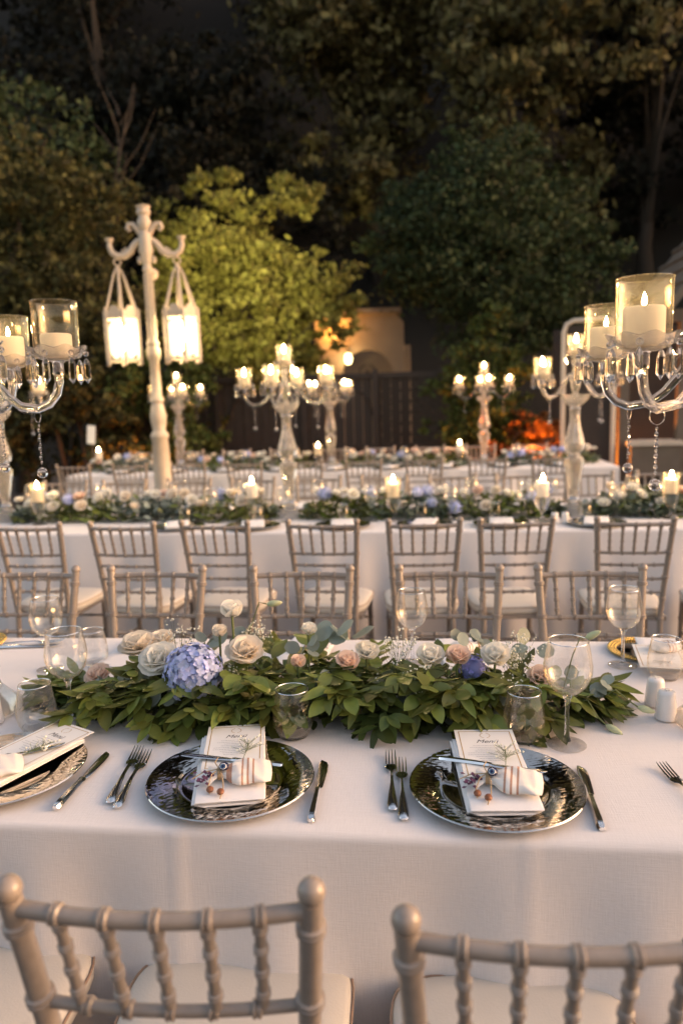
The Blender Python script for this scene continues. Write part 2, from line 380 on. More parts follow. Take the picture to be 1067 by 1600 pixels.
# dark wood on the slope
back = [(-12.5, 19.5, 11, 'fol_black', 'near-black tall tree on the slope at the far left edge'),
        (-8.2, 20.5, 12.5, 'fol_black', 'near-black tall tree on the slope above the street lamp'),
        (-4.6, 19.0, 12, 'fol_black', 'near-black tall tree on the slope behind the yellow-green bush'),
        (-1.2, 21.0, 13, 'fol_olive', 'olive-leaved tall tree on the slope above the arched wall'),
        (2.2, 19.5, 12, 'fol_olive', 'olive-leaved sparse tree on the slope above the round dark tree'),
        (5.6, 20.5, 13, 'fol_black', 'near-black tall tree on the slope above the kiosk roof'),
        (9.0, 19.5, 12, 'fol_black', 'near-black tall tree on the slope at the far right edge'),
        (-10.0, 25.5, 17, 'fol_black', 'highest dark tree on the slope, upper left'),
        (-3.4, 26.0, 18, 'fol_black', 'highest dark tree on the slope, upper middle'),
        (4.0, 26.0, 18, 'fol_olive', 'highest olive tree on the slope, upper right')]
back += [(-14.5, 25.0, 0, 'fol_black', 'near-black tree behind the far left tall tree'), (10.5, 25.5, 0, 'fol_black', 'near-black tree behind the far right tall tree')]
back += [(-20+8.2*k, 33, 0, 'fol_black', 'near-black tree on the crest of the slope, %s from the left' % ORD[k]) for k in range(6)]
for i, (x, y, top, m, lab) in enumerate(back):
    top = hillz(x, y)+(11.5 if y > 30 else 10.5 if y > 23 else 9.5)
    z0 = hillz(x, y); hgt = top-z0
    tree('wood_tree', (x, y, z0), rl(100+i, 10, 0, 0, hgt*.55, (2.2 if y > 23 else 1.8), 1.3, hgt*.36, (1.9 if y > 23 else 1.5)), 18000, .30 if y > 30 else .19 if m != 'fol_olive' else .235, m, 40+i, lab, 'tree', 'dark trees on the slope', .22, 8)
tree('round_tree', (.85, 14.2, 0), [(.1, 0, 4.1, 1.4), (-.8, -.2, 4.0, .95), (1.1, 0, 3.6, 1.05), (.3, -.2, 5.1, 1.0), (-.9, 0, 4.9, .7), (1.5, .2, 4.7, .75), (.3, -.4, 2.9, .85), (1.3, 0, 2.7, .7), (-1.5, 0, 4.3, .5), (2.0, 0, 3.9, .55), (.9, 0, 5.7, .5), (-.2, 0, 5.6, .5), (1.9, 0, 3.0, .5)], 34000, .10, 'fol_dark', 11, 'dark green round-crowned tree behind the kiosk shrub', 'tree', None, .14, 9)
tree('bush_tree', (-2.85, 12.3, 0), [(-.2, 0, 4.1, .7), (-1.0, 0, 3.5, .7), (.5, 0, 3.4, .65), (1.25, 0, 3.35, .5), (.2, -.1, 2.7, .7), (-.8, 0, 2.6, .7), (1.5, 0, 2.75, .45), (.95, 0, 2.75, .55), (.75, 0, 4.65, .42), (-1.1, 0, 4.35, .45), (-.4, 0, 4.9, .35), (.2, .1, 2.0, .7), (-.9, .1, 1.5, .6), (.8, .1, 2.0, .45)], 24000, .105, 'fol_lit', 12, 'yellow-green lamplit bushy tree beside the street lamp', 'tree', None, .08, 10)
tree('tall_shrub', (-5.15, 11.0, 0), [(-.6, 0, 4.6, .9), (.3, 0, 4.3, .8), (-.9, 0, 3.4, 1.0), (.2, -.1, 3.0, .9), (-.6, 0, 2.2, .9), (.4, 0, 1.7, .8), (-.6, 0, 1.1, .8), (.7, .1, .9, .65), (-1.4, 0, 2.6, .8), (-1.5, 0, 1.2, .8)], 24000, .105, 'fol_brown', 13, 'brownish-green tall shrub mass behind the left candelabra', 'shrub', None, .08, 8)
tree('dark_shrub', (-3.9, 10.9, 0), [(0, 0, .6, .5), (.5, 0, .9, .5), (.2, 0, 1.5, .45), (-.3, 0, 1.9, .5), (.5, .1, 1.9, .4)], 9000, .085, 'fol_mid', 14, 'mid green leafy shrub just behind the street lamp post', 'shrub', None, .05, 5)
tree('kiosk_shrub', (.82, 11.2, 0), [(0, 0, 2.2, .45), (-.3, 0, 1.7, .45), (.35, 0, 1.75, .42), (0, -.1, 1.2, .5), (-.45, 0, .9, .4), (.4, 0, 1.0, .45), (.1, 0, 2.5, .3)], 9500, .085, 'fol_mid', 15, 'light green slender shrub between the lattice fence and the kiosk', 'shrub', None, .05, 6)
tree('glowing_shrub', (1.42, 10.7, 0), [(0, 0, .55, .36), (-.3, 0, .8, .30), (.25, 0, .9, .30), (0, .1, 1.1, .24)], 3600, .075, 'fol_orange_glow', 16, 'small low shrub glowing orange from the ground light and its glow-tinted leaves', 'shrub', None, .03, 4)
tree('overhanging_tree', (-7.3, 13.0, 0), rl(77, 8, 0, 0, 6.2, 1.6, 1.0, 1.6, 1.2), 15000, .15, 'fol_dark', 17, 'dark tree rising behind the brownish shrub mass', 'tree', None, .16, 8)
bt = empty('bare_tree', (-5.6, 12.6, 0)); tag(bt, 'thin bare-branched tree behind the street lamp top', 'tree')
b = MB(); rr = random.Random(5)
b.tube([(0, 0, 0), (.05, 0, 2), (.3, 0, 4), (.7, 0, 5.6), (1.0, 0, 6.6)], [.05, .04, .03, .02, .008], 7); b.build('trunk', 'bark', bt)
b = MB()
for k in range(22):
    z = 3+k*.15; x0 = .12+z*.1; a = rr.uniform(0, 2*PI); L = rr.uniform(.5, 1.3)
    p = Vector((x0, 0, z)); q = p+Vector((math.cos(a)*L*.6, math.sin(a)*L*.3, L*.8)); b.tube([p, (p+q)/2+Vector((.05, 0, -.05)), q], [.018, .012, .004], 5)
b.build('branches', 'bark', bt)

hb = empty('light_blocking_hedge', (0, -10, 0)); tag(hb, 'unseen tall hedge added behind the camera to block low sky light', 'hedge')  # added out of view to hold low sky light off the cloth fronts
MB().box((0, 0, 1.95), (60, 1.4, 3.9)).build('blocker_core', 'fol_dark', hb, False)
hg = np.random.default_rng(3); V, F, _ = leaf_cloud([(x, .2, z, 1.0) for x in range(-29, 30, 2) for z in (.7, 1.7, 2.6, 3.4)], 16000, .22, 90)
put('leaves', np_mesh('leaves', V, F, 'fol_dark'), hb)['kind'] = 'stuff'

# ------------------------------------------------------------------ garden wall with the arch, its lamps
aw = empty('arched_wall', (-1.25, 15.0, 0)); tag(aw, 'pale plaster wall with a round arch and amber lamps', 'wall')
arch = [(-.86, 0), (-.36, 0), (-.36, 1.95)]+[(-.36+.5-.5*math.cos(PI*k/14), 1.95+.5*math.sin(PI*k/14)) for k in range(1, 14)]+[(.64, 1.95), (.64, 0), (.84, 0), (.84, 2.95), (.7, 3.12), (-.86, 3.12)]
n = len(arch); b = MB()
b.add([(x, -.16, z) for x, z in arch]+[(x, .16, z) for x, z in arch], [tuple(range(n)), tuple(range(2*n-1, n-1, -1))]+[(i, i+n, (i+1) % n+n, (i+1) % n) for i in range(n)])
b.build('wall_face', 'plaster', aw, False)
MB().box((-.06, -.03, 3.165), (1.72, .46, .09)).build('coping', 'plaster', aw, False)
MB().box((.14, 1.2, 1.3), (1.6, .12, 2.6)).build('inner_wall', 'plaster', aw, False)
b = MB()
for s in (-1, 1):
    b.tube([(.14+s*(.05+.13*math.sin(t*.45)*(1-t/16)), -.2, 2.02+.13*math.cos(t*.45)*(1-t/16)) for t in range(14)], .012, 6)
b.tube([(-.34, -.2, 1.9), (.62, -.2, 1.9)], .014, 6); b.build('iron_scroll', 'iron', aw)
b = MB().lathe([(0, -.1), (.05, -.08), (.07, 0), (.055, .09), (0, .11)], 12, (-.22, -.25, 2.28)); b.build('arch_lamp', 'warm_bulb', aw)
MB().tube([(-.22, -.25, 2.39), (-.22, -.25, 2.5), (-.22, -.16, 2.54)], .012, 6).build('lamp_bracket', 'iron', aw)
MB().lathe([(0, -.05), (.05, -.03), (.06, .02), (0, .06)], 12, (-.50, -.27, 2.95)).build('amber_lamp', 'amber_bulb', aw)
MB().tube([(-.50, -.27, 3.01), (-.50, -.2, 3.07), (-.50, -.16, 3.05)], .012, 6).build('lamp_bracket', 'iron', aw)
def lamp(name, loc, power, col, parent=None, size=.05):
    d = bpy.data.lights.new(name, 'POINT'); d.energy = power; d.color = col; d.shadow_soft_size = size
    o = bpy.data.objects.new(name, d); COL.objects.link(o); o.parent = parent; o.location = loc; return o
lamp('amber_lamp_light', (-.50, -.36, 2.86), 12, (1, .40, .06), aw)
lamp('arch_lamp_light', (-.22, -.4, 2.25), 3, (1, .66, .28), aw)

# ------------------------------------------------------------------ dark fence
fe = empty('garden_fence', (-2.4, 12.0, 0)); tag(fe, 'dark timber fence with boards and diamond lattice below the arch', 'fence')
bw = .148
bm_ = MB().box((0, 0, .98), (bw-.012, .03, 1.70)).mesh('board', 'wood_dark', False)
for k in range(30): put('board', bm_, fe, ((k-20)*bw+.75, 0, 0))
for x in (-2.3, -.9, .5, 1.62, 2.66): MB().box((x, -.05, .98), (.09, .09, 1.96)).build('fence_post', 'wood_dark', fe, False)
MB().box((.1, -.035, 1.87), (5.3, .07, .08)).build('top_rail', 'wood_dark', fe, False)
MB().box((.1, -.035, .78), (5.3, .05, .05)).build('middle_rail', 'wood_dark', fe, False)
# arch mouldings on the boards
for cx in (-1.6, -.2, 1.06):
    MB().tube([(cx+.5*math.cos(PI*k/12), -.03, 1.25+.5*math.sin(PI*k/12)) for k in range(13)], .022, 6).build('arch_moulding', 'wood_dark', fe)
def strip(x0, z0, x1, z1, y, w=.022): 
    d = Vector((x1-x0, 0, z1-z0)); a = math.atan2(d.z, d.x)
    return MB().box(((x0+x1)/2, y, (z0+z1)/2), (d.length, .012, w), Matrix.Rotation(-a, 3, 'Y'))
def lattice(xa, xb, za, zb, step):
    h = zb-za; k = xa-h
    while k < xb:
        x0, x1 = max(k, xa), min(k+h, xb)
        if x1-x0 > .05:
            strip(x0, za+(x0-k), x1, za+(x1-k), -.034).build('lattice_strip', 'wood_dark', fe, False)
            strip(x0, zb-(x0-k), x1, zb-(x1-k), -.047).build('lattice_strip', 'wood_dark', fe, False)
        k += step
lattice(-2.25, 1.6, .42, .76, .17); lattice(1.68, 2.62, .42, 1.82, .17)

# ------------------------------------------------------------------ kiosk on the right
ki = empty('garden_kiosk', (2.3, 9.6, 0)); tag(ki, 'timber kiosk with sloping roof and pale counter beside the shrubs', 'kiosk')
for x, y in ((.05, -.1), (.72, -.1), (.05, 1.5), (1.6, 1.5)): MB().box((x, y, 1.22), (.11, .11, 2.44)).build('post', 'wood_grey', ki, False)
MB().box((.8, 1.62, 1.2), (2.6, .06, 2.4)).build('back_wall', 'wood_dark', ki, False)
MB().box((.65, -.1, 2.38), (1.5, .1, .14)).build('beam', 'wood_grey', ki, False)
rf = MB()
rb = MB().box((.9, .65, 3.02), (1.7, 2.2, .08), Matrix.Rotation(R(-52), 3, 'Y')); rb.build('roof', 'wood_grey', ki, False)
for k in range(6):
    MB().box((.28+k*.17, .65, 2.30+k*.222), (.05, 2.26, .03), Matrix.Rotation(R(-52), 3, 'Y')).build('roof_batten', 'wood_grey', ki, False)
ct = MB().box((.38, -.12, .70), (.56, .4, .34)).build('counter', 'wood_grey', ki, False)
MB().box((.38, -.12, .90), (.62, .46, .05)).build('countertop', 'wood_pale', ct, False)
MB().box((.38, -.32, .32), (.5, .03, .36)).build('lower_panel', 'wood_dark', ki, False)
MB().lathe([(0, -.03), (.03, 0), (0, .035)], 10, (.30, .9, 1.22)).build('kiosk_lamp', 'amber_bulb', ki)
sc = empty('pale_screen', (1.78, 9.35, 0)); tag(sc, 'pale rounded-frame screen standing left of the kiosk posts', 'screen')
b = MB().tube([(-.16, 0, .05), (-.16, 0, 2.22), (-.13, 0, 2.31), (-.05, 0, 2.35), (.3, 0, 2.36), (.38, 0, 2.33), (.42, 0, 2.22), (.42, 0, .05)], .028, 8); b.build('frame', 'wood_pale', sc)
MB().box((.13, .03, 1.2), (.53, .02, 2.2)).build('panel', 'wood_dark', sc, False)
fl = empty('ground_floodlight', (1.30, 10.15, 0)); tag(fl, 'small amber ground floodlight under the glowing shrub', 'floodlight')
MB().box((0, 0, .14), (.16, .08, .12)).build('housing', 'iron', fl, False); MB().box((0, .043, .145), (.13, .004, .09)).build('lens', 'amber_bulb', fl, False)
MB().tube([(0, 0, 0), (0, 0, .09)], .02, 8).build('stake', 'iron', fl)
lamp('floodlight_beam', (.1, .10, .50), 85, (1, .26, .025), fl)
fl2 = copy_tree(fl); fl2.location = (-4.1, 10.2, 0); tag(fl2, 'small amber ground floodlight in the shrub beside the lamp post', 'floodlight')
for c in fl2.children:
    if c.type == 'LIGHT': c.data = c.data.copy(); c.data.energy = 28

# paper sign on a stick by the far table
sg = empty('table_sign', (-3.98, 8.72, TZ)); tag(sg, 'white paper number card on a thin stick at the far table end', 'sign')
MB().box((0, 0, .42), (.1, .004, .22), Matrix.Rotation(R(6), 3, 'Y')).build('card', 'paper', sg, False); MB().tube([(0, 0, 0), (.01, 0, .32)], .004, 6).build('stick', 'wood_grey', sg)
MB().lathe([(0, 0), (.05, 0), (.05, .012), (0, .012)], 12).build('foot', 'wood_grey', sg)

# ------------------------------------------------------------------ street lamp
lp = empty('street_lamp', (-2.25, 6.3, 0)); tag(lp, 'cream cast street lamp with two glowing hexagonal lanterns', 'street lamp')
MB().lathe([(0, 0), (.19, 0), (.19, .05), (.155, .08), (.15, .30), (.125, .36), (.115, .40), (.09, .46), (.085, .50), (.080, .80), (.074, .82), (.076, 1.0), (.068, 1.22), (.078, 1.235), (.078, 1.26), (.064, 1.28), (.052, 1.30), (.066, 1.36), (.070, 1.42), (.055, 1.50), (.046, 1.53), (.060, 1.54), (.060, 1.56), (.045, 1.58), (.040, 1.88), (.056, 1.90), (.061, 1.94), (.059, 1.97), (.046, 2.0), (.056, 2.02), (.046, 2.04), (.038, 2.06), (.034, 2.3), (.033, 2.60), (.044, 2.62), (.036, 2.64), (.034, 2.67), (.044, 2.70), (.05, 2.74), (.06, 2.80), (.052, 2.84), (.056, 2.87), (.044, 2.91), (.034, 2.93), (.045, 2.95), (.06, 3.0), (.045, 3.03), (.04, 3.05), (.058, 3.07), (.058, 3.085), (.05, 3.1), (.062, 3.125), (.05, 3.13), (0, 3.12)], 16).build('post', 'post', lp)
for s in (-1, 1):
    ar = MB().tube([(s*.05, 0, 2.86), (s*.09, 0, 2.83), (s*.13, 0, 2.77), (s*.18, 0, 2.735), (s*.235, 0, 2.735), (s*.28, 0, 2.765), (s*.297, 0, 2.81), (s*.295, 0, 2.845)], [.024, .026, .03, .03, .026, .025, .022, .02], 9)
    ar.build('scroll_arm', 'post', lp)
    MB().lathe([(0, 0), (.02, 0), (.034, .02), (.036, .035), (.028, .036), (0, .02)], 12, (s*.295, 0, 2.845)).build('cup', 'post', lp)
    MB().tube([(s*.035, 0, 2.90), (s*.06, 0, 2.945), (s*.095, 0, 2.985), (s*.13, 0, 2.985), (s*.142, 0, 2.955), (s*.125, 0, 2.935), (s*.108, 0, 2.948)], [.022, .024, .022, .020, .018, .015, .012], 8).build('top_scroll', 'post', lp)
    for k in range(3):
        t_ = PI*(.2+.3*k); MB().ball((s*(.052+.006*math.sin(3*t_)), 0, 2.70+.075*k), .022-.003*k, 8, 6, 1.5).build('acanthus_leaf', 'post', lp)
    for k in range(4):
        a = k*PI/2; MB().box((s*(.16+.018*k), .0, 2.775-.012*k), (.03, .05, .06), Euler((0, s*R(20+25*k), 0)).to_matrix(), .4).build('acanthus_leaf', 'post', lp, False)
    cx = s*.245
    ln = empty('lantern', (cx, 0, 0), R(18), lp)
    for k in range(6):
        a = k*PI/3+R(30); a2 = a+PI/3; r = .148
        p = Vector((r*math.cos(a), r*math.sin(a), 0)); q = Vector((r*math.cos(a2), r*math.sin(a2), 0))
        b = MB().tube([p+Vector((0, 0, 1.88)), p+Vector((0, 0, 2.30))], .017, 6); b.ball(p+Vector((0, 0, 1.862)), .017, 8, 5)
        b.tube([p+Vector((0, 0, 1.89)), q+Vector((0, 0, 1.89))], .012, 6)
        # pierced crest over each pane
        nn = 6
        for j in range(nn):
            u0, u1 = j/nn, (j+1)/nn; z = lambda u: 2.25+.10*(1-abs(2*u-1))**1.4*(.8+.2*math.cos(u*19))+.02
            A, B = p.lerp(q, u0), p.lerp(q, u1); o_ = (A+B).normalized()*.006
            zl = lambda u: 2.19+.06*(1-(1-abs(2*u-1))**.5)*-1+.05
            P = [A+Vector((0, 0, 2.225)), B+Vector((0, 0, 2.225)), B+Vector((0, 0, z(u1))), A+Vector((0, 0, z(u0)))]
            b.add([x+o_ for x in P]+[x-o_ for x in P], [(0, 1, 2, 3), (7, 6, 5, 4), (0, 4, 5, 1), (2, 6, 7, 3), (1, 5, 6, 2), (3, 7, 4, 0)])
        b.build('frame_side', 'post', ln)
        # arched, slightly bulging luminous pane
        def pane(u, v, p=p, q=q):
            w = .40*math.sqrt(max(.06, 1-abs(2*v-1)**5)); c = (p+q)/2
            x = c+(q-p)*((u-.5)*2*w)*.96; return x*(1.0-.06*abs(2*u-1))+Vector((0, 0, 1.915+.30*v))
        MB().grid(pane, 6, 10).build('pane', 'pane', ln)
        MB().tube([p*.92+Vector((0, 0, 2.30)), p*.66+Vector((0, 0, 2.42)), p*.32+Vector((0, 0, 2.58)), Vector((0, 0, 2.645))+p*.08], .009, 6).build('hanger_strap', 'post', ln)
    b = MB().tube([(0, 0, 2.24), (0, 0, 2.66)], .013, 8)
    b.tube([(.028*math.cos(t*PI/6), 0, 2.69+.028*math.sin(t*PI/6)) for t in range(13)], .007, 6); b.tube([(0, .02*math.cos(t*PI/6), 2.725+.02*math.sin(t*PI/6)) for t in range(13)], .006, 6)
    b.build('hanger_rod', 'post', ln)
    MB().lathe([(0, 1.96), (.03, 1.98), (.045, 2.06), (.04, 2.14), (.02, 2.19), (0, 2.2)], 14).build('bulb', 'lantern_bulb', ln)
for k in range(8):
    a_ = k*PI/4; MB().tube([(.038*math.cos(a_), .038*math.sin(a_), 2.07), (.0355*math.cos(a_), .0355*math.sin(a_), 2.32), (.0345*math.cos(a_), .0345*math.sin(a_), 2.59)], .006, 5).build('flute', 'post', lp)
ps = MB().lathe([(0, 0), (.035, 0), (.05, .09), (.055, .10), (0, .095)], 16).xf(Matrix.Rotation(R(-84), 4, 'X')).build('added_spotlight', 'post', lp, True, (0, .06, 2.60))  # unseen spotlight added behind the post to brighten the bush tree
sd = bpy.data.lights.new('added_spotlight_beam', 'SPOT'); sd.energy = 820; sd.color = (1, .78, .34); sd.spot_size = R(34); sd.spot_blend = .7; sd.shadow_soft_size = .04  # beam of the added spotlight
sb = bpy.data.objects.new('added_spotlight_beam', sd); COL.objects.link(sb); sb.parent = lp; sb.location = (0, .19, 2.615)
sb.rotation_euler = (Matrix.Rotation(R(-8), 3, 'Z') @ Vector((-.50, 6.0, .95))*-1).to_track_quat('Z', 'Y').to_euler()
lp.rotation_euler = (0, R(-.6), R(8))

# ------------------------------------------------------------------ tables and tablecloths
def table(Y, x0, x1, ncl, label, cl_label, seed, d=1.09):
    t = empty('banquet_table', ((x0+x1)/2, Y, 0)); tag(t, label, 'table', 'long banquet tables')
    MB().box((0, 0, TZ-.03), (x1-x0-.02, d-.03, .03)).build('tabletop', 'wood_grey', t, False)
    L = (x1-x0)/2-.3
    for x in (-L, 0, L):
        for y in (-.35, .35): MB().tube([(x, y, 0), (x, y, TZ-.045)], .022, 8).build('leg', 'iron', t)
    rr = random.Random(seed); ph = [rr.uniform(0, 6.28) for _ in range(8)]
    # profile across: floor, skirt, edge, top, edge, skirt, floor
    prof = []
    hd = d/2
    for k in range(15): prof.append((-hd, .015+(TZ-.03)*k/14, 1-k/14, -1))
    for k in range(1, 5): a = k/5*PI/2; prof.append((-hd+.012*(1-math.cos(a)), TZ-.015+.015*math.sin(a), 0, -1))
    for k in range(0, 25): prof.append((-hd+.012+(d-.024)*k/24, TZ, 0, 0))
    for k in range(1, 5): a = PI/2-k/5*PI/2; prof.append((hd-.012*(1-math.cos(a)), TZ-.015+.015*math.sin(a), 0, 1))
    for k in range(15): prof.append((hd, .015+(TZ-.03)*(1-k/14), k/14, 1))
    nx = ncl
    def fn(u, v):
        i = min(len(prof)-1, int(round(v*(len(prof)-1)))); y, z, dr, sd = prof[i]; x = (u-.5)*(x1-x0)
        if sd:
            wv = .45*math.sin(x*7.3+ph[0])+.3*math.sin(x*13.1+ph[1])+.35*math.sin(x*3.1+ph[2])+.2*math.sin(x*23+ph[3])
            y += sd*(dr**.85)*(.034+.062*wv)+sd*.006*math.sin(x*29+ph[4])*min(1, dr*4)+sd*.0030*math.exp(-((abs((x+.31) % 1.24-.62)-.31)/.006)**2)
            y += sd*.0018*math.exp(-((dr-.10)/.012)**2)
        else:
            z += .0014*math.sin(x*9+y*5+ph[5])+.0020*math.exp(-((abs((x+.31) % 1.24-.62)-.31)/.005)**2)+.0006*math.sin(x*4.1-y*14+ph[6])+.0010*math.exp(-((y+.18+.01*math.sin(x*2))/.006)**2)*.6
        return (x, y, z+(.0012 if not sd else 0))
    c = MB().grid(fn, nx, len(prof)-1).build('tablecloth', 'cloth', loc=((x0+x1)/2, Y, 0)); tag(c, cl_label, 'tablecloth', 'white tablecloths')
    return c
table(T1, -2.6, 1.7, 300, 'long banquet table under the cloth of the place settings in focus', 'white linen cloth under the three silver charger plates', 1)
table(T2, -4.6, 3.2, 300, 'long banquet table in the middle under the tall candelabras', 'white linen cloth on the middle table, behind the bare chair row', 2)
table(T3, -3.95, 1.95, 200, 'long banquet table farthest back, before the fence', 'white linen cloth on the farthest table', 3, 1.0)

# ------------------------------------------------------------------ chairs
def bamboo(pts, r, rings, seg=10, k=1.28, w=.006):
    """a turned rod along pts with bamboo rings at the given fractions"""
    pts = [Vector(p) for p in pts]; cum = [0]
    for a, b_ in zip(pts, pts[1:]): cum.append(cum[-1]+(b_-a).length)
    Lt = cum[-1]
    def at(s):
        s = max(0, min(Lt, s))
        for i in range(len(pts)-1):
            if s <= cum[i+1]+1e-9: return pts[i].lerp(pts[i+1], (s-cum[i])/max(1e-9, cum[i+1]-cum[i]))
        return pts[-1]
    ss = {0.: r, Lt: r}
    for c in cum: ss.setdefault(c, r)
    for f in rings:
        c = f*Lt
        for d_, q in ((-w*1.3, 1.0), (-w*.9, k), (-w*.25, k), (0, 1.1), (w*.25, k), (w*.9, k), (w*1.3, 1.0)): ss[c+d_] = r*q
    keys = sorted(s for s in ss if 0 <= s <= Lt)
    return MB().tube([at(s) for s in keys], [ss[s] for s in keys], seg)
def make_chair():
    c = empty('banquet_chair'); tag(c, 'x', 'chair')
    bow = lambda x, h: -.022*(1-(x/.17)**2)*h
    def back(x, z):     # centre line of the back at height z: rakes and flares with height
        h = max(0, (z-.45)/.47); fl = .83+.17*h
        return Vector((x*fl, -.185-.075*h**1.3+bow(x, h), z))
    for s in (-1, 1):
        X = s*.170
        pts = [(X*.86, -.215, 0), (X*.85, -.195, .25), back(X, .45)]+[back(X, .45+.47*k/6) for k in range(1, 7)]
        o = bamboo(pts, .0138, [.10, .3, .47, .58, .70, .835, .955], 12); o.ball(back(X, .925)+Vector((0, 0, .005)), .0162, 14, 9); o.build('back_post', 'chair', c)
    for z, r, nm in ((.905, .0098, 'top_rail'), (.765, .0075, 'back_rail'), (.705, .0075, 'back_rail'), (.635, .0075, 'back_rail'), (.565, .0075, 'back_rail')):
        bamboo([back(-.17+.34*k/12, z) for k in range(13)], r, [(.5+q) for q in (-.31, -.155, 0, .155, .31)] if z < .9 else [.5+q for q in (-.335, -.167, 0, .167, .335)], 10, 1.32 if z > .9 else 1.45, .005).build(nm, 'chair', c)
    for k in range(5):
        x = (-.335+.1675*k)*.34
        bamboo([back(x, .765), back(x, .81), back(x, .86), back(x, .905)], .0068, [.18, .42, .66, .88], 9, 1.35, .005).build('spindle', 'chair', c)
    MB().box((0, .005, .432), (.345, .37, .022)).build('seat_frame', 'chair', c, False)
    def sq(a, rx, ry): 
        ca, sa = math.cos(a), math.sin(a); e = .45
        return Vector((rx*math.copysign(abs(ca)**e, ca)*(1+.10*sa), ry*math.copysign(abs(sa)**e, sa), 0))
    rings = [(.975, .445), (1.0, .452), (1.0, .470), (.985, .480), (.93, .487), (.75, .492), (.4, .495), (.05, .496)]
    b = MB(); N = 40
    v = []; f = []
    for (k, z) in rings:
        for i in range(N): p = sq(2*PI*i/N, .188*k, .195*k); v.append((p.x, p.y+.012, z))
    for j in range(len(rings)-1):
        for i in range(N): q = (i+1) % N; f.append((j*N+i, j*N+q, (j+1)*N+q, (j+1)*N+i))
    f.append(tuple((len(rings)-1)*N+i for i in range(N))); b.add(v, f)
    cu_ = b.build('cushion', 'cushion', c)
    pp = [sq(2*PI*i/N, .189, .196)+Vector((0, .012, .4775)) for i in range(N+1)]; MB().tube(pp, .0024, 6).build('piping', 'piping', cu_)
    for s in (-1, 1):
        bamboo([(s*.165, .185, 0), (s*.162, .178, .42)], .0135, [.25, .5, .78], 10).build('front_leg', 'chair', c)
        for z in (.16, .26): bamboo([(s*.152, -.20, z), (s*.163, .18, z)], .007, [.3, .7], 8).build('stretcher', 'chair', c)
    for y, z in ((.18, .20), (.18, .33), (-.2, .22)): bamboo([(-.158, y, z), (.158, y, z)], .007, [.25, .5, .75], 8).build('stretcher', 'chair', c)
    return c
chair = Proto(make_chair())
def cloc(xt, yt, rz):      # chair origin from the middle of its top rail
    return (xt+math.sin(rz)*-.27, yt+math.cos(rz)*.27, 0)
G1, G2, G3 = 'taupe banquet chairs at the near table', 'taupe banquet chairs at the middle table', 'taupe banquet chairs at the far table'
def row(items, y, rz, group, fmt, jit=0.02):
    n = len(items)
    for i, x in enumerate(items):
        r = rz+random.uniform(-.09, .09); x += random.uniform(-.012, .012); l = fmt % ORD[i] if '%' in fmt else fmt
        p = cloc(x, y+random.uniform(-jit, jit), r); chair.get(p, r, l, group)
# near row (backs to the camera)
def from_cam(xc, d): return (xc*math.cos(YAW)-d*math.sin(YAW), xc*math.sin(YAW)+d*math.cos(YAW))
for xc, d, r, lab in ((-.222, .795, R(3.3), 'taupe chair closest to the camera with its whole top rail showing'),
                      (.232, .722, R(3), 'taupe chair cut by the frame edge, round finial facing the silver plate'),
                      (-.70, .85, R(3), 'taupe chair mostly outside the frame, only its seat cushion showing')):
    x, y = from_cam(xc, d); p = cloc(x, y, r); chair.get(p, r, lab, G1, 1.034)
for x, lab in zip((-1.434, -.963, -.439, .072, .540), ('taupe chair facing the camera behind the two left wine glasses', 'taupe chair facing the camera behind the blue hydrangea', 'taupe chair facing the camera behind the tall white rose', 'taupe chair facing the camera behind the single middle wine glass', 'taupe chair facing the camera behind the far right wine glass')):
    r = PI+random.uniform(-.03, .03); chair.get(cloc(x, 2.569, r), r, lab, G1)
row([-2.0, -1.512, -1.043, -.50, -.016, .429, .963, 1.46], 3.58, 0, G2, '%s chair from the left in the row backing onto the middle table', .01)
row([-2.85+.505*k for k in range(10)], 5.72, PI, G2, '%s chair from the left in the far row of the middle table', .03)
row([-3.55+.59*k for k in range(9)], 7.28, 0, G3, '%s chair from the left in the near row of the farthest table', .03)
row([-3.55+.60*k for k in range(9)], 9.25, PI, G3, '%s chair from the left in the row behind the farthest table', .03)

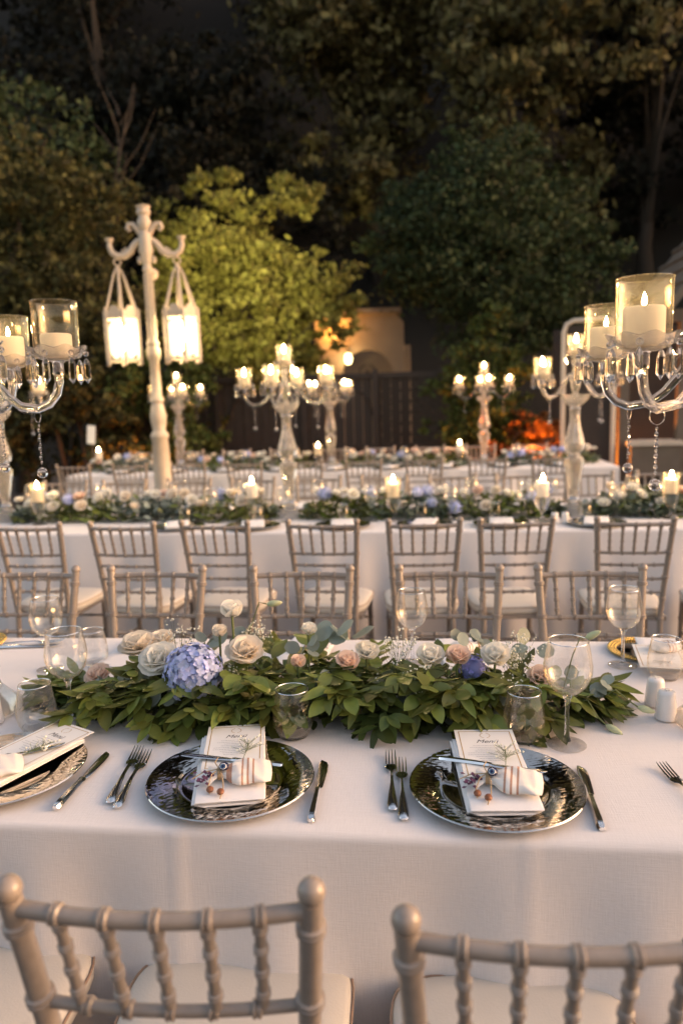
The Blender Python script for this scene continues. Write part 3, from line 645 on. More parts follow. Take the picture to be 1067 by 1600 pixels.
# ------------------------------------------------------------------ candles and candelabras
def make_candle(r, h, lit=True, fs=1.0):
    c = empty('pillar_candle'); tag(c, 'x', 'candle')
    MB().lathe([(0, 0), (r, 0), (r, h-.004), (r-.003, h), (r*.75, h-.002), (r*.3, h-.006), (0, h-.007)], 24).build('wax', 'wax', c)
    MB().tube([(0, 0, h-.008), (.001, 0, h+.008)], .0012, 5).build('wick', 'wick', c)
    if lit: MB().lathe([(q*fs, w*fs) for q, w in ((0, 0), (.0055, .004), (.0078, .011), (.0064, .020), (.003, .031), (0, .040))], 10, (0, 0, h+.002)).build('flame', 'flame', c)
    return c
candle = Proto(make_candle(.037, .075, True, 1.3)); candle_near = Proto(make_candle(.037, .075, True, .6)); candle_low = Proto(make_candle(.034, .055, False)); candle_thin = Proto(make_candle(.036, .085, True, 1.2))
def make_candelabra(arms):
    """arms: (angle, reach); foot at z = 0, 1.15 m to the rim of the top glass"""
    c = empty('crystal_candelabra'); tag(c, 'x', 'candelabra')
    MB().lathe([(0, 0), (.085, 0), (.09, .006), (.086, .016), (.065, .035), (.042, .06), (.032, .085), (.03, .10), (0, .10)], 24).build('foot', 'milky', c)
    MB().lathe([(.03, .105), (.028, .13), (.030, .16), (.038, .20), (.048, .26), (.060, .32), (.062, .345), (.050, .362), (.03, .37), (0, .37)], 10).build('lower_baluster', 'milky', c, False)
    MB().lathe([(.034, .10), (.04, .106), (.034, .113)], 20).build('collar', 'chrome', c)
    MB().lathe([(.034, .370), (.043, .378), (.034, .386)], 20).build('collar', 'chrome', c)
    MB().lathe([(0, .386), (.04, .39), (.058, .41), (.064, .44), (.058, .475), (.045, .52), (.034, .57), (.030, .62), (.034, .66), (0, .66)], 10).build('upper_baluster', 'milky', c, False)
    MB().lathe([(.032, .655), (.040, .662), (.032, .67)], 20).build('collar', 'chrome', c)
    MB().lathe([(.025, .67), (.05, .685), (.078, .715), (.088, .745), (.084, .745), (.072, .718), (.045, .692), (0, .685)], 24).build('bowl', 'milky', c)
    MB().lathe([(.022, .685), (.026, .72), (.018, .76), (.03, .80), (.034, .84), (.022, .88), (.016, .91), (.026, .93), (.02, .95), (.024, .97), (0, .972)], 12).build('stem', 'milky', c, False)
    dish = MB().lathe([(0, 0), (.022, .0), (.040, .006), (.056, .016), (.066, .030), (.0635, .031), (.053, .020), (.038, .011), (.018, .005), (0, .005)], 48, (0, 0, 0),
                      lambda a, r, z: (r*(1+.045*math.cos(8*a)*(r/.066)**3), z+.004*math.cos(8*a)*(r/.066)**4)).mesh('drip_dish', 'crystal')
    shade = MB().lathe([(.046, .006), (.049, .01), (.0495, .10), (.050, .128), (.0512, .130), (.0500, .1315), (.0485, .129)], 32).mesh('glass_shade', 'shade')
    drop = MB(); drop.ball((0, 0, -.010), .0065, 8, 6)
    drop.lathe([(0, -.078), (.0085, -.066), (.0078, -.034), (.0045, -.024), (0, -.019)], 6); dropm = drop.mesh('crystal_drop', 'crystal', False)
    ch = MB(); ch.tube([(0, .014*math.sin(t*PI/8), -.014+.017*math.cos(t*PI/8)) for t in range(17)], .0011, 5)
    for k in range(9): ch.ball((.0008*(-1)**k, 0, -.038-.0105*k), .0042 if k % 2 else .0030, 7, 5, 1.25)
    ch.tube([(0, 0, -.03), (0, 0, -.135)], .0006, 4); ch.ball((0, 0, -.146), .0125, 12, 8); chm = ch.mesh('bead_chain', 'crystal', False)
    sock = MB().lathe([(0, -.03), (.0125, -.03), (.0125, -.004), (.016, 0), (0, 0)], 14).mesh('socket', 'chrome')
    for i, (a, L) in enumerate(arms):
        ar = empty('arm', (0, 0, 0), a, c); z0 = .835; k = L/.26
        P = [(L, -.02), (L, -.045), (L-.008, -.072), (L-.028, -.094), (L-.058, -.105), (.62*L, -.098), (.50*L, -.074), (.38*L, -.036), (.28*L, .0), (.18*L, .022), (.03, .03)]
        MB().tube([(x, 0, z0+z) for x, z in P], [.0105]*7+[.011, .0112, .0115, .0115], 8).build('tube', 'crystal', ar, True)
        put('socket', sock, ar, (L, 0, z0)); put('drip_dish', dish, ar, (L, 0, z0)); put('glass_shade', shade, ar, (L, 0, z0))
        for q in range(7):
            b_ = 2*PI*q/7+.3+i; put('crystal_drop', dropm, ar, (L+.062*math.cos(b_), .062*math.sin(b_), z0+.026), (0, 0, b_))
        put('bead_chain', chm, ar, (L-.06, 0, z0-.105), (0, 0, .6*i))
    put('drip_dish', dish, c, (0, 0, .972)); put('glass_shade', shade, c, (0, 0, .972)); 
    for q in range(7):
        b_ = 2*PI*q/7; put('crystal_drop', dropm, c, (.062*math.cos(b_), .062*math.sin(b_), .998), (0, 0, b_))
    return c
ARM4 = [(0, .27), (PI/2, .27), (PI, .27), (-PI/2, .27)]
def candles_on(loc, rz, arms, where, lowset=(), sc=1.0):
    for i, (a, L) in enumerate(arms):
        d = (['back left', 'front left', 'front right', 'back right'] if arms is ra else ['right', 'back', 'left', 'front'])[i]
        if isinstance(lowset, dict) and i in lowset: pr_, st = lowset[i]
        else: pr_, st = (candle_near if arms is not ARM4 else candle), 'lit'
        pr_.get((loc[0]+L*sc*math.cos(a+rz), loc[1]+L*sc*math.sin(a+rz), loc[2]+.8405*sc), random.uniform(0, 6), '%s candle on %s arm of %s' % (st, d, where), 'pillar candles in the candelabras', sc)
    candle.get((loc[0], loc[1], loc[2]+.9775*sc), 0, 'lit candle on top cup of the %s' % where, 'pillar candles in the candelabras', sc)
GC = 'crystal candelabras along the tables'
def dish_c(p): return p
# near table: both columns stand outside the frame, arms reach in (angles in world, reach)
ra = None
la = [(R(-2), .262), (R(85), .222), (R(180), .25), (R(-51), .29)]
cx = (-1.105, 1.70); lcL = (cx[0], cx[1], TZ+.0045)
sL = 1.02; oL = make_candelabra(la); oL.location = lcL; oL.scale = (sL,)*3; tag(oL, 'crystal candelabra on the near table with an unlit candle on its reaching arm', 'candelabra', GC)
candles_on(lcL, 0, la, 'candelabra nearest the left frame edge', {0: (candle_low, 'unlit')}, sL)
ra = [(R(145.3), .278), (R(-133.7), .3745), (R(-45), .26), (R(45), .26)]
lcR = (.64, 1.70, TZ+.0045); sR = .978
oR = make_candelabra(ra); oR.location = lcR; oR.scale = (sR,)*3; tag(oR, 'crystal candelabra on the near table with two lit hurricane glasses reaching in', 'candelabra', GC)
candles_on(lcR, 0, ra, 'candelabra nearest the right frame edge', {}, sR)
can = Proto(make_candelabra(ARM4))
for x, y, rz, lab in ((-2.83, T2, .5, 'candelabra beside the street lamp on the middle table'), (-.885, T2, -.12, 'candelabra at the centre of the middle table'), (.905, T2, .62, 'candelabra in front of the kiosk screen'),
                      (-2.80, T3, .55, 'candelabra right behind the street lamp'), (-1.06, T3, .75, 'candelabra below the arched wall'), (.63, T3, .1, 'candelabra before the light green shrub')):
    can.get((x, y, TZ), rz, 'crystal '+lab, GC); candles_on((x, y, TZ), rz, ARM4, lab)

# glass candle stands on the tables
def make_stand(shade=True):
    s = empty('candle_stand'); tag(s, 'x', 'candle holder')
    MB().lathe([(0, 0), (.045, 0), (.046, .005), (.02, .014), (.009, .03), (.008, .05), (.018, .065), (.034, .085), (.043, .115), (.046, .145), (.046, .150), (0, .150)], 20).build('goblet_stem', 'crystal', s)
    if shade: MB().lathe([(.045, .15), (.0465, .155), (.0465, .27), (.0475, .273), (.0455, .272)], 28).build('glass_shade', 'shade', s)
    return s
st_a, st_b = Proto(make_stand(True)), Proto(make_stand(False))
for x, y, k, lab in ((-.205, 4.62, 1, 'between the two tall candelabras'), (.68, 4.55, 0, 'beside the white shakers on the middle table'), (-1.10, 4.68, 0, 'just left of the central candelabra'),
                     (-2.50, 4.62, 1, 'near the left end of the middle garland'), (1.43, 4.62, 1, 'at the right frame edge before the kiosk counter'),
                     (-1.195, 8.35, 1, 'left of the candelabra under the arch'), (-3.75, 8.38, 0, 'at the left end of the far table'), (.36, 8.35, 0, 'left of the far candelabra by the shrub')):
    (st_a if k else st_b).get((x, y, TZ+.002), 0, ('glass-shaded' if k else 'open')+' crystal candle holder '+lab, 'candle holders on the tables')
    candle_thin.get((x, y, TZ+.1525), random.uniform(0, 6), 'lit candle in the %s holder %s' % ('glass-shaded' if k else 'open', lab), 'pillar candles in low holders')

# ------------------------------------------------------------------ glassware
def make_wine():
    w = empty('wine_glass'); tag(w, 'x', 'wine glass')
    MB().lathe([(0, .0985), (.012, .1005), (.026, .1085), (.038, .1235), (.0445, .143), (.0450, .158), (.0415, .180), (.0368, .2035), (.0372, .2052), (.0364, .2062), (.0358, .2050), (.0402, .180), (.0436, .158), (.0430, .143), (.0366, .125), (.025, .1105), (.012, .1025), (0, .1005)], 44).build('bowl', 'thin', w)
    MB().lathe([(0, .0075), (.008, .0085), (.0052, .018), (.0043, .035), (.0041, .075), (.0052, .089), (.010, .0965), (0, .0980)], 20).build('stem', 'glass', w)
    MB().lathe([(0, 0), (.034, 0), (.0362, .0006), (.0366, .0014), (.030, .0030), (.014, .0058), (.006, .0072), (0, .0072)], 44).build('foot', 'thin', w)
    MB().lathe([(.0363, .2046), (.0370, .2046), (.0373, .2054), (.0367, .2062), (.0362, .2054), (.0363, .2046)], 44).build('rim', 'lip_highlight', w)  # extra ring drawn as the highlight of the bowl edge
    return w
def make_tumbler():
    t = empty('tumbler_glass'); tag(t, 'x', 'tumbler')
    MB().lathe([(.0335, .0070), (.039, .0155), (.0425, .032), (.042, .050), (.038, .075), (.0336, .1000), (.0340, .1014), (.0334, .1022), (.0326, .1010), (.0370, .075), (.0410, .050), (.0415, .032), (.0380, .0165), (.0330, .0085)], 40).build('wall', 'thin', t)
    MB().lathe([(.0330, .1008), (.0338, .1008), (.0341, .1016), (.0335, .1025), (.0329, .1016), (.0330, .1008)], 40).build('rim', 'lip_highlight', t)  # extra ring drawn as the highlight of the tumbler edge
    MB().lathe([(0, 0), (.026, 0), (.0305, .0012), (.0335, .0068), (.0325, .0084), (.02, .0066), (0, .0062)], 36).build('base', 'glass', t)
    return t
def single(name, me, cat, label=None, group=None, loc=(0, 0, 0), rz=0., sc=1.):
    o = put(name, me, None, loc, (0, 0, rz)); o.scale = (sc,)*3; return tag(o, label, cat, group)
wine, tumbler = Proto(make_wine()), Proto(make_tumbler())
SH = .0045
for x, y, sc, lab in ((-.852, 1.640, 1.10, 'large clear wine glass left of the garland, front one of the overlapping pair'), (.292, 1.578, 1.13, 'large clear wine glass before the peach rose, beside the right tumbler'),
                      (-1.085, 1.99, 1.02, 'clear wine glass behind the front left one, nearer the far chairs'), (-.046, 2.08, 1.02, 'clear wine glass behind the middle of the garland'), (.530, 2.075, 1.06, 'clear wine glass before the gold-beaded plate')):
    wine.get((x, y, TZ+SH), 0, lab, 'wine glasses on the near table', sc)
for x, y, sc, lab in ((-.915, 1.600, 1.08, 'stemless clear tumbler left of the front wine glass'), (-.305, 1.594, 1.08, 'stemless clear tumbler behind the middle menu card'), (.205, 1.600, 1.08, 'stemless clear tumbler behind the right menu card'),
                      (.615, 1.985, 1.05, 'stemless clear tumbler before the far folded napkin'), (-.975, 2.04, 1.0, 'stemless clear tumbler behind the overlapping wine glasses')):
    tumbler.get((x, y, TZ+SH), 0, lab, 'tumblers on the near table', sc)

# shakers
def make_shaker():
    s = empty('table_shaker'); tag(s, 'x', 'shaker')
    MB().lathe([(0, 0), (.0235, 0), (.0245, .002), (.0195, .058), (.0185, .063), (.0150, .0660), (0, .067)], 28).build('body', 'porcelain', s)
    b = MB()
    for k in range(3): b.lathe([(.0011, 0), (.0011, .0006), (0, .0006)], 6, (.005*math.cos(k*2.1), .005*math.sin(k*2.1), .0667))
    b.build('pour_hole', 'ink', s); return s
shk = Proto(make_shaker())
for x, y, lab in ((.541, 1.728, 'white porcelain shaker standing in front of its twin by the crystal foot'), (.540, 1.808, 'white porcelain shaker standing behind its twin by the crystal foot'), (-1.045, 1.63, 'white porcelain shaker cut by the frame beside the left tumbler'),
                  (.735, 4.45, 'white shaker on the middle table, left one of the pair'), (.795, 4.46, 'white shaker on the middle table, right one of the pair')):
    shk.get((x, y, TZ+SH), 0, lab, 'white table shakers')

# ------------------------------------------------------------------ place settings
def make_charger():
    return MB().lathe([(0, 0), (.095, 0), (.10, .001), (.112, .007), (.160, .013), (.1635, .0135), (.1650, .0155), (.1635, .0172), (.160, .0162), (.113, .0105), (.104, .0066), (.0985, .0052), (.095, .0054), (.05, .005), (0, .005)], 72).mesh('charger_plate', 'charger')
chm_ = make_charger()
def bar(secs):
    """swept flat bar: sections (y, half width, z centre, half thickness[, x offset])"""
    v = []; f = []
    for s in secs:
        y, w, z, t = s[:4]; x = s[4] if len(s) > 4 else 0
        v += [(x-w, y, z-t*.4), (x-w*.6, y, z+t), (x+w*.6, y, z+t), (x+w, y, z-t*.4), (x+w*.6, y, z-t), (x-w*.6, y, z-t)]
    n_ = len(secs)
    for i in range(n_-1):
        for k in range(6): j = (k+1) % 6; f.append((i*6+k, (i+1)*6+k, (i+1)*6+j, i*6+j))
    f += [(0, 1, 2, 3, 4, 5), tuple((n_-1)*6+k for k in (5, 4, 3, 2, 1, 0))]; return v, f
def make_fork():
    o = empty('dinner_fork'); tag(o, 'x', 'fork')
    MB().add(*bar([(-.112, .004, .004, .0012), (-.108, .0085, .004, .0016), (-.09, .0098, .0045, .0018), (-.05, .0062, .007, .0019), (-.01, .0036, .009, .0021), (.02, .0034, .0085, .002), (.035, .0048, .0068, .0016), (.042, .0098, .005, .0013), (.052, .0122, .004, .0012), (.062, .0122, .0035, .0011)])).build('handle', 'chrome', o)
    for k in range(4):
        x = -.0098+.00653*k
        MB().add(*bar([(.060, .0022, .0036, .001, x), (.085, .0018, .005, .001, x), (.105, .0014, .0075, .0009, x), (.116, .0006, .0095, .0006, x)])).build('tine', 'chrome', o)
    return o
def make_knife(L=1.0):
    o = empty('table_knife'); tag(o, 'x', 'knife')
    MB().add(*bar([(-.115*L, .005, .0045, .003), (-.112*L, .0078, .0048, .0042), (-.09*L, .0082, .0052, .0046), (-.04*L, .0066, .0052, .0044), (-.015*L, .0058, .005, .004), (-.008*L, .0072, .005, .0044), (0, .006, .005, .003)])).build('handle', 'chrome', o)
    MB().add(*bar([(0, .0055, .0045, .0018), (.006*L, .0075, .0042, .0012, .001), (.03*L, .0088, .004, .001, .001), (.07*L, .0098, .004, .0009, .0015), (.095*L, .0095, .004, .0008, .001), (.108*L, .0068, .004, .0007, -.0005), (.115*L, .002, .004, .0005, -.004)])).build('blade', 'chrome', o)
    return o
fork, knife, dknife = Proto(make_fork()), Proto(make_knife()), Proto(make_knife(.92))
ZS = TZ+.0030
def ang(x0, y0, x1, y1): return math.atan2(-(x1-x0), y1-y0)
for x0, y0, x1, y1, lab in ((-.606, 1.285, -.632, 1.505, 'outer steel fork left of the middle silver plate'), (-.584, 1.258, -.609, 1.500, 'inner steel fork overlapping its neighbour left of the middle plate'),
                           (-.068, 1.290, -.083, 1.515, 'outer steel fork left of the right-hand silver plate'), (-.047, 1.258, -.060, 1.485, 'inner steel fork beside the right-hand silver plate'),
                           (.500, 1.275, .463, 1.485, 'steel fork alone on the cloth at the right frame edge')):
    fork.get(((x0+x1)/2, (y0+y1)/2, ZS), ang(x0, y0, x1, y1), lab, 'forks on the near table')
for x0, y0, x1, y1, lab in ((-.213, 1.248, -.219, 1.470, 'steel knife right of the middle silver plate'), (.293, 1.252, .300, 1.475, 'steel knife right of the right-hand silver plate'), (-.700, 1.262, -.695, 1.482, 'steel knife right of the partly hidden left plate')):
    knife.get(((x0+x1)/2, (y0+y1)/2, ZS), ang(x0, y0, x1, y1), lab, 'knives on the near table')

def make_napkin(seed):
    b = MB(); rr = random.Random(seed)
    for k in range(3):
        w, l = .066+rr.uniform(-.002, .002), .135+rr.uniform(-.003, .003); z = .0005+k*.0040; ox, oy = rr.uniform(-.002, .002), rr.uniform(-.003, .002)
        prof = [(-1, 0), (-1.012, .35), (-1.0, .8), (-.97, 1), (-.6, 1), (-.2, 1), (.2, 1), (.6, 1), (.97, 1), (1.0, .8), (1.012, .35), (1, 0)]
        def fn(u, v, w=w, l=l, z=z, ox=ox, oy=oy, k=k):
            i = min(len(prof)-1, int(round(u*(len(prof)-1)))); px, pz = prof[i]; y = (2*v-1)*l
            e = 1-max(0, abs(2*v-1)-.985)/.015
            return (ox+px*w, oy+y, z+pz*.0037*max(.1, e)+.0008*math.sin(y*38+k+px*2)*pz)
        b.grid(fn, len(prof)-1, 16)
        n0 = len(prof)
        b.f.append(tuple(len(b.v)-17*n0+i for i in range(n0-1, -1, -1))); b.f.append(tuple(len(b.v)-n0+i for i in range(n0)))
    return b.mesh('folded_napkin', 'linen_white')
napm = make_napkin(3)
def flat(b, x0, y0, x1, y1, z): b.add([(x0, y0, z), (x1, y0, z), (x1, y1, z), (x0, y1, z)], [(0, 1, 2, 3)])
def make_card():
    c = empty('menu_card'); tag(c, 'x', 'menu card'); W_, L_ = .062, .095
    MB().box((0, 0, .0006), (2*W_, 2*L_, .0012)).build('card', 'paper', c, False)
    b = MB(); i, w, z = .0075, .0018, .00135
    flat(b, -W_+i, -L_+i, -W_+i+w, L_-i, z); flat(b, W_-i-w, -L_+i, W_-i, L_-i, z); flat(b, -W_+i+w, L_-i-w, W_-i-w, L_-i, z); flat(b, -W_+i+w, -L_+i, W_-i-w, -L_+i+w, z)
    b.build('gold_border', 'gold', c, False)
    b = MB()
    for s in (-1, 1):
        for k in range(9):
            a = -PI/2+s*(.25+k*.29); x, y = .011*math.cos(a), .011*math.sin(a); d = a+s*PI/2+s*.5
            t = Vector((math.cos(d), math.sin(d), 0))*.0034; q = Vector((-t.y, t.x, 0))*.3; p = Vector((x, y+L_-.026, .0014))
            b.add([p, p+t*.5+q, p+t, p+t*.5-q], [(0, 1, 2, 3)])
    b.build('wreath_emblem', 'gold', c, False)
    def text(s, size, y, m, shear=0., nm='lettering'):
        cu = bpy.data.curves.new(nm, 'FONT'); cu.body = s; cu.size = size; cu.align_x = 'CENTER'; cu.shear = shear; cu.materials.append(M[m])
        o = bpy.data.objects.new(nm, cu); me = bpy.data.meshes.new_from_object(o); bpy.data.objects.remove(o); put(nm, me, c, (0, y, .0014))
    text('Menü', .020, L_-.058, 'ink', .42)
    b = MB(); rr = random.Random(9)
    for k in range(9):
        y = L_-.070-.0075*k; n_ = rr.uniform(.016, .046); x = -n_
        while x < n_:
            w = rr.uniform(.002, .006); flat(b, x, y, min(x+w, n_), y+.0014, .0014); x += w+.0012
    b.build('print_lines', 'ink_pale', c, False)
    return c
card = Proto(make_card())
def make_pouch(stripe):
    p = empty('favor_pouch'); tag(p, 'x', 'gift pouch')
    def fn(u, v):
        a = 2*PI*u; x = -.052+.104*v; ca, sa = math.cos(a), math.sin(a)
        if v < .16:      # frayed collar before the tie
            k = 1-v/.16; hw = .009+.013*k; ht = .006+.001*k; wr = .0030*k*math.sin(a*6)
            return (x+.003*math.sin(a*9)*k, hw*ca+wr, .0145-.005*k+ht*sa*(.6+.4*(1-k))+wr*.6)
        t = (v-.16)/.84; sp = min(1, t/.42); sp = sp*sp*(3-2*sp); end = max(0, (t-.86)/.14)
        hw = (.009+.020*sp)*(1-.10*end); ht = (.0062+.0062*math.sin(PI*min(1, t*1.1))**.8)*(1-.62*end)
        y = hw*math.copysign(abs(ca)**.55, ca); z = .0145-.004*end+ht*math.copysign(abs(sa)**.85, sa)
        w = math.exp(-t*2.2)*.0032*math.sin(y*520+1.3)+.0011*math.sin(y*190+t*9)+.0009*math.sin(t*23+y*90)
        return (x-.004*abs(y/.03)**2*end, y+.0012*math.sin(t*13+sa), max(.0012, z+w*(.4+.6*abs(sa))))
    MB().grid(fn, 48, 36).build('bag', stripe, p)
    b = MB()
    for k in range(3): b.tube([(-.0355+.002*k, .0105*math.cos(t*PI/8), .0145+.0105*math.sin(t*PI/8)) for t in range(17)], .0013, 5)
    for q in ([(-.034, .0, .0255), (-.045, -.012, .024), (-.050, -.028, .012), (-.047, -.040, .004)], [(-.034, 0, .0255), (-.028, -.016, .022), (-.026, -.034, .012), (-.030, -.052, .003)], [(-.034, 0, .0255), (-.042, .016, .027), (-.038, .030, .026)], [(-.034, 0, .0255), (-.060, -.002, .021), (-.078, -.01, .014)]):
        b.tube(q, .0010, 5)
    b.build('twine', 'twine', p)
    bd = MB().ball((0, 0, 0), .0085, 14, 10).build('eye_bead', 'bead_navy', p, True, (-.026, -.002, .0325), (R(48), 0, R(-10)))
    for r_, z_, m_ in ((.0056, .0070, 'bead_white'), (.0036, .0079, 'bead_blue'), (.0018, .0085, 'bead_navy')):
        MB().lathe([(r_, z_-.0006), (r_*.9, z_), (0, z_+.0003)], 14).build('eye_ring', m_, bd)
    for x, y in ((-.030, -.040), (-.047, -.033)): MB().ball((x, y, .008), .0062, 10, 8).build('wooden_bead', 'wood_bead', p)
    b = MB(); rr = random.Random(4)
    for k in range(16):
        a = rr.uniform(0, 6.3); q = Vector((-.058+rr.uniform(-.013, .013), -.012+rr.uniform(-.016, .012), .010+rr.uniform(0, .012)))
        t = Vector((math.cos(a), math.sin(a), rr.uniform(-.4, .6)))*.009; w = Vector((-t.y, t.x, .003))*.45
        b.add([q, q+t*.6+w, q+t, q+t*.6-w], [(0, 1, 2, 3)])
    b.build('dried_flower', 'purple', p, False)
    return p
pouch_a, pouch_b = Proto(make_pouch('stripe_a')), Proto(make_pouch('stripe_b'))
def make_sprig(seed, n=26, L=.085):
    s = empty('flower_sprig'); tag(s, 'x', 'flower sprig'); rr = random.Random(seed); st, bl = MB(), MB()
    st.tube([(0, 0, 0), (.002, L*.5, .002), (0, L, .003)], .0007, 4)
    for k in range(n):
        y0 = L*rr.uniform(.25, .8); a = rr.uniform(-.9, .9); q = Vector((rr.uniform(.012, .034)*math.sin(a)*1.4, y0+rr.uniform(.01, .03), rr.uniform(.002, .012)))
        st.tube([(0, y0, .002), q], .0004, 3); bl.ball(q, rr.uniform(.0014, .0026), 6, 4)
    st.build('stems', 'stem', s); bl.build('blossoms', 'gyp', s, False); return s
sprig = Proto(make_sprig(2))
# (plate centre, plate rotation, napkin offset & rotation, names)
def loc2(c, a, x, y): return (c[0]+x*math.cos(a)-y*math.sin(a), c[1]+x*math.sin(a)+y*math.cos(a))
ZP = TZ+.0045; ZN = ZP+.0165
TILT = R(2.4)
def setting(c, a, which, pouch, rp, dk, dkr, nap=(.0, .035)):
    # the napkin rests on the plate's well in front and on its rim behind; what lies on it follows the tilt
    def z(y, h): return ZP+.0125+.042*y+h
    def lay(o, off, h, r): x, y = loc2(c, a, *off); o.location = (x, y, z(off[1], h)); o.rotation_euler = (TILT, 0, r); return o
    single('charger_plate', chm_, 'charger plate', 'hammered silver charger plate '+which, 'silver charger plates on the near table', (c[0], c[1], ZP), random.uniform(0, 1))
    lay(single('folded_napkin', napm, 'napkin', 'folded white napkin on the silver plate '+which, 'folded napkins on silver plates'), nap, 0, a)
    lay(card.get((0, 0, 0), 0, 'gold-bordered menu card on the silver plate '+which, 'menu cards on the near table'), (nap[0]+.004, nap[1]+.064), .0138, a-.02)
    lay(pouch.get((0, 0, 0), 0, 'striped gift pouch with bead charm on the plate '+which, 'striped gift pouches on the near table'), (nap[0]+.020, nap[1]-.060), .0128, rp).scale = (1.18, 1.42, .86)
    lay(dknife.get((0, 0, 0), 0, 'dessert knife lying across the card on the plate '+which, 'dessert knives on menu cards'), (nap[0]+dk[0], nap[1]+dk[1]), .0165, dkr).scale = (.85, 1, .7)
    lay(sprig.get((0, 0, 0), 0, "baby's breath sprig on the menu card of the plate "+which, "baby's breath sprigs on menu cards"), (nap[0]+.022, nap[1]-.010), .0205, a+random.uniform(-.3, -.05))
setting((-.391, 1.372), R(12), 'in the middle', pouch_a, R(12), (.0, .0), R(86))
setting((.125, 1.372), R(5), 'before the large wine glass', pouch_b, R(-8), (-.002, .005), R(-108))
setting((-.875, 1.385), R(-26), 'cut by the left frame edge', pouch_b, R(30), (.0, .0), R(-62), (.0, .02))
# far side of the near table: gold-beaded chargers with napkins
def make_gold():
    c = empty('beaded_plate'); tag(c, 'x', 'charger plate')
    MB().lathe([(0, 0), (.10, 0), (.15, .008), (.152, .010), (.15, .012), (.10, .005), (0, .004)], 48).build('plate', 'charger', c)
    me = MB().ball((0, 0, 0), .0062, 7, 5).mesh('bead', 'gold_bead')
    for ring, r in enumerate((.152, .140, .128)):
        n_ = int(2*PI*r/.0128)
        for k in range(n_): put('bead', me, c, (r*math.cos(2*PI*k/n_), r*math.sin(2*PI*k/n_), .0135-ring*.001))
    return c
gold = Proto(make_gold())
for x, y, lab, on in ((-1.46, 2.20, 'gold-beaded charger plate at the left frame edge, before the far chairs', 0), (.625, 2.19, 'gold-beaded charger plate with napkin, right of the garland end', 1)):
    gold.get((x, y, ZP), 0, lab, 'gold-beaded plates on the near table', .68)
for x, y, a, lab, pl in ((.66, 2.13, R(172), 'folded white napkin on the gold-beaded plate', 0), (.10, 2.14, R(185), 'folded white napkin behind the violet-blue flower', 1), (-.36, 2.14, R(176), 'folded white napkin behind the tall white rose', 1), (-.88, 2.12, R(178), 'folded white napkin behind the open white roses', 1)):
    if 0: single('charger_plate', chm_, 'charger plate', 'silver charger plate under the '+lab.split('napkin ')[1] if 0 else 'hammered silver charger plate '+lab.split('napkin ')[1], 'silver charger plates on the near table', (x, y, ZP))
    single('folded_napkin', napm, 'napkin', lab, 'folded napkins on the far side', (x, y, ZP+.002 if pl else ZN-.006), a)
    pouch_b.get((x+.01, y-.0, (ZP+.002 if pl else ZN-.006)+.0130), a+.3, 'striped gift pouch on the '+lab, 'striped gift pouches on the far side')
    if not pl: card.get((x-.03, y-.05, ZN+.0085), a, 'menu card on the napkin of the gold-beaded plate', 'menu cards on the near table')
for x0, y0, x1, y1, lab, pr_ in ((-1.36, 2.20, -1.20, 2.235, 'gilded fork pointing right beside the gold-beaded plate', fork), (-1.36, 2.17, -1.20, 2.20, 'gilded knife beside the gold-beaded plate', knife)):
    pr_.get(((x0+x1)/2, (y0+y1)/2, ZS), ang(x0, y0, x1, y1), lab, 'gilded cutlery at the left edge')
# dots of crumbs left out; settings on the two farther tables
whp = MB().lathe([(0, 0), (.09, 0), (.135, .012), (.137, .014), (.13, .0145), (.09, .004), (0, .004)], 36).mesh('white_plate', 'porcelain')
for row_, (xs, y, tn) in enumerate((([-1.512, -1.043, -.50, -.016, .429, .963], T2-.38, 'middle table'), ([-2.9+.505*k for k in range(10)], T2+.38, 'middle table'), ([-3.4+.6*k for k in range(9)], T3-.33, 'far table'))):
    side = ['chair row', 'far chair row', 'near chair row'][row_]
    for i, x in enumerate(xs):
        w = '%s from the left along the %s of the %s' % (ORD[i], side, tn)
        single('charger_plate', chm_, 'charger plate', 'silver charger plate, '+w, 'silver plates on the farther tables', (x, y, ZP))
        single('folded_napkin', napm, 'napkin', 'folded white napkin, '+w, 'folded napkins on the farther tables', (x, y, ZN), random.uniform(-.3, .3))
        sg_ = -1 if row_ == 1 else 1
        wine.get((x+.16, y+.2*sg_, TZ+SH), 0, 'wine glass, '+w, 'wine glasses on the farther tables', 1.05)
        if i % 2 == 0 or row_ == 0: tumbler.get((x-.02, y+.22*sg_, TZ+SH), 0, 'tumbler, '+w, 'tumblers on the farther tables')

# ------------------------------------------------------------------ flowers and garlands
def leaf_mb(w, curl, fold=.18, n=6, rnd=False):
    v = []; f = []
    for i in range(n+1):
        t = i/n; hw = w*(math.sin(PI*t**(.85))**.75 if not rnd else math.sqrt(max(0, 1-(2*t-1)**2))) if 0 < i < n else w*.04
        z = -curl*t*t+.02*math.sin(t*7); v += [(-hw, t, z+hw*fold), (0, t, z), (hw, t, z+hw*fold)]
    for i in range(n):
        k = i*3; f += [(k, k+1, k+4, k+3), (k+1, k+2, k+5, k+4)]
    m_ = MB().add(v, f); return m_
LV = [leaf_mb(.21, .10), leaf_mb(.25, .26, .1), leaf_mb(.18, -.08, .28), leaf_mb(.23, .04, -.12), leaf_mb(.16, .34, .3)]
RV = [leaf_mb(.5, .08, .06, 8, True), leaf_mb(.48, -.06, .1, 8, True)]
def frame_m(p, d, nrm, s):
    d = d.normalized(); x = d.cross(nrm).normalized(); z = x.cross(d)
    return Matrix(((x.x*s, d.x*s, z.x*s, p.x), (x.y*s, d.y*s, z.y*s, p.y), (x.z*s, d.z*s, z.z*s, p.z), (0, 0, 0, 1)))
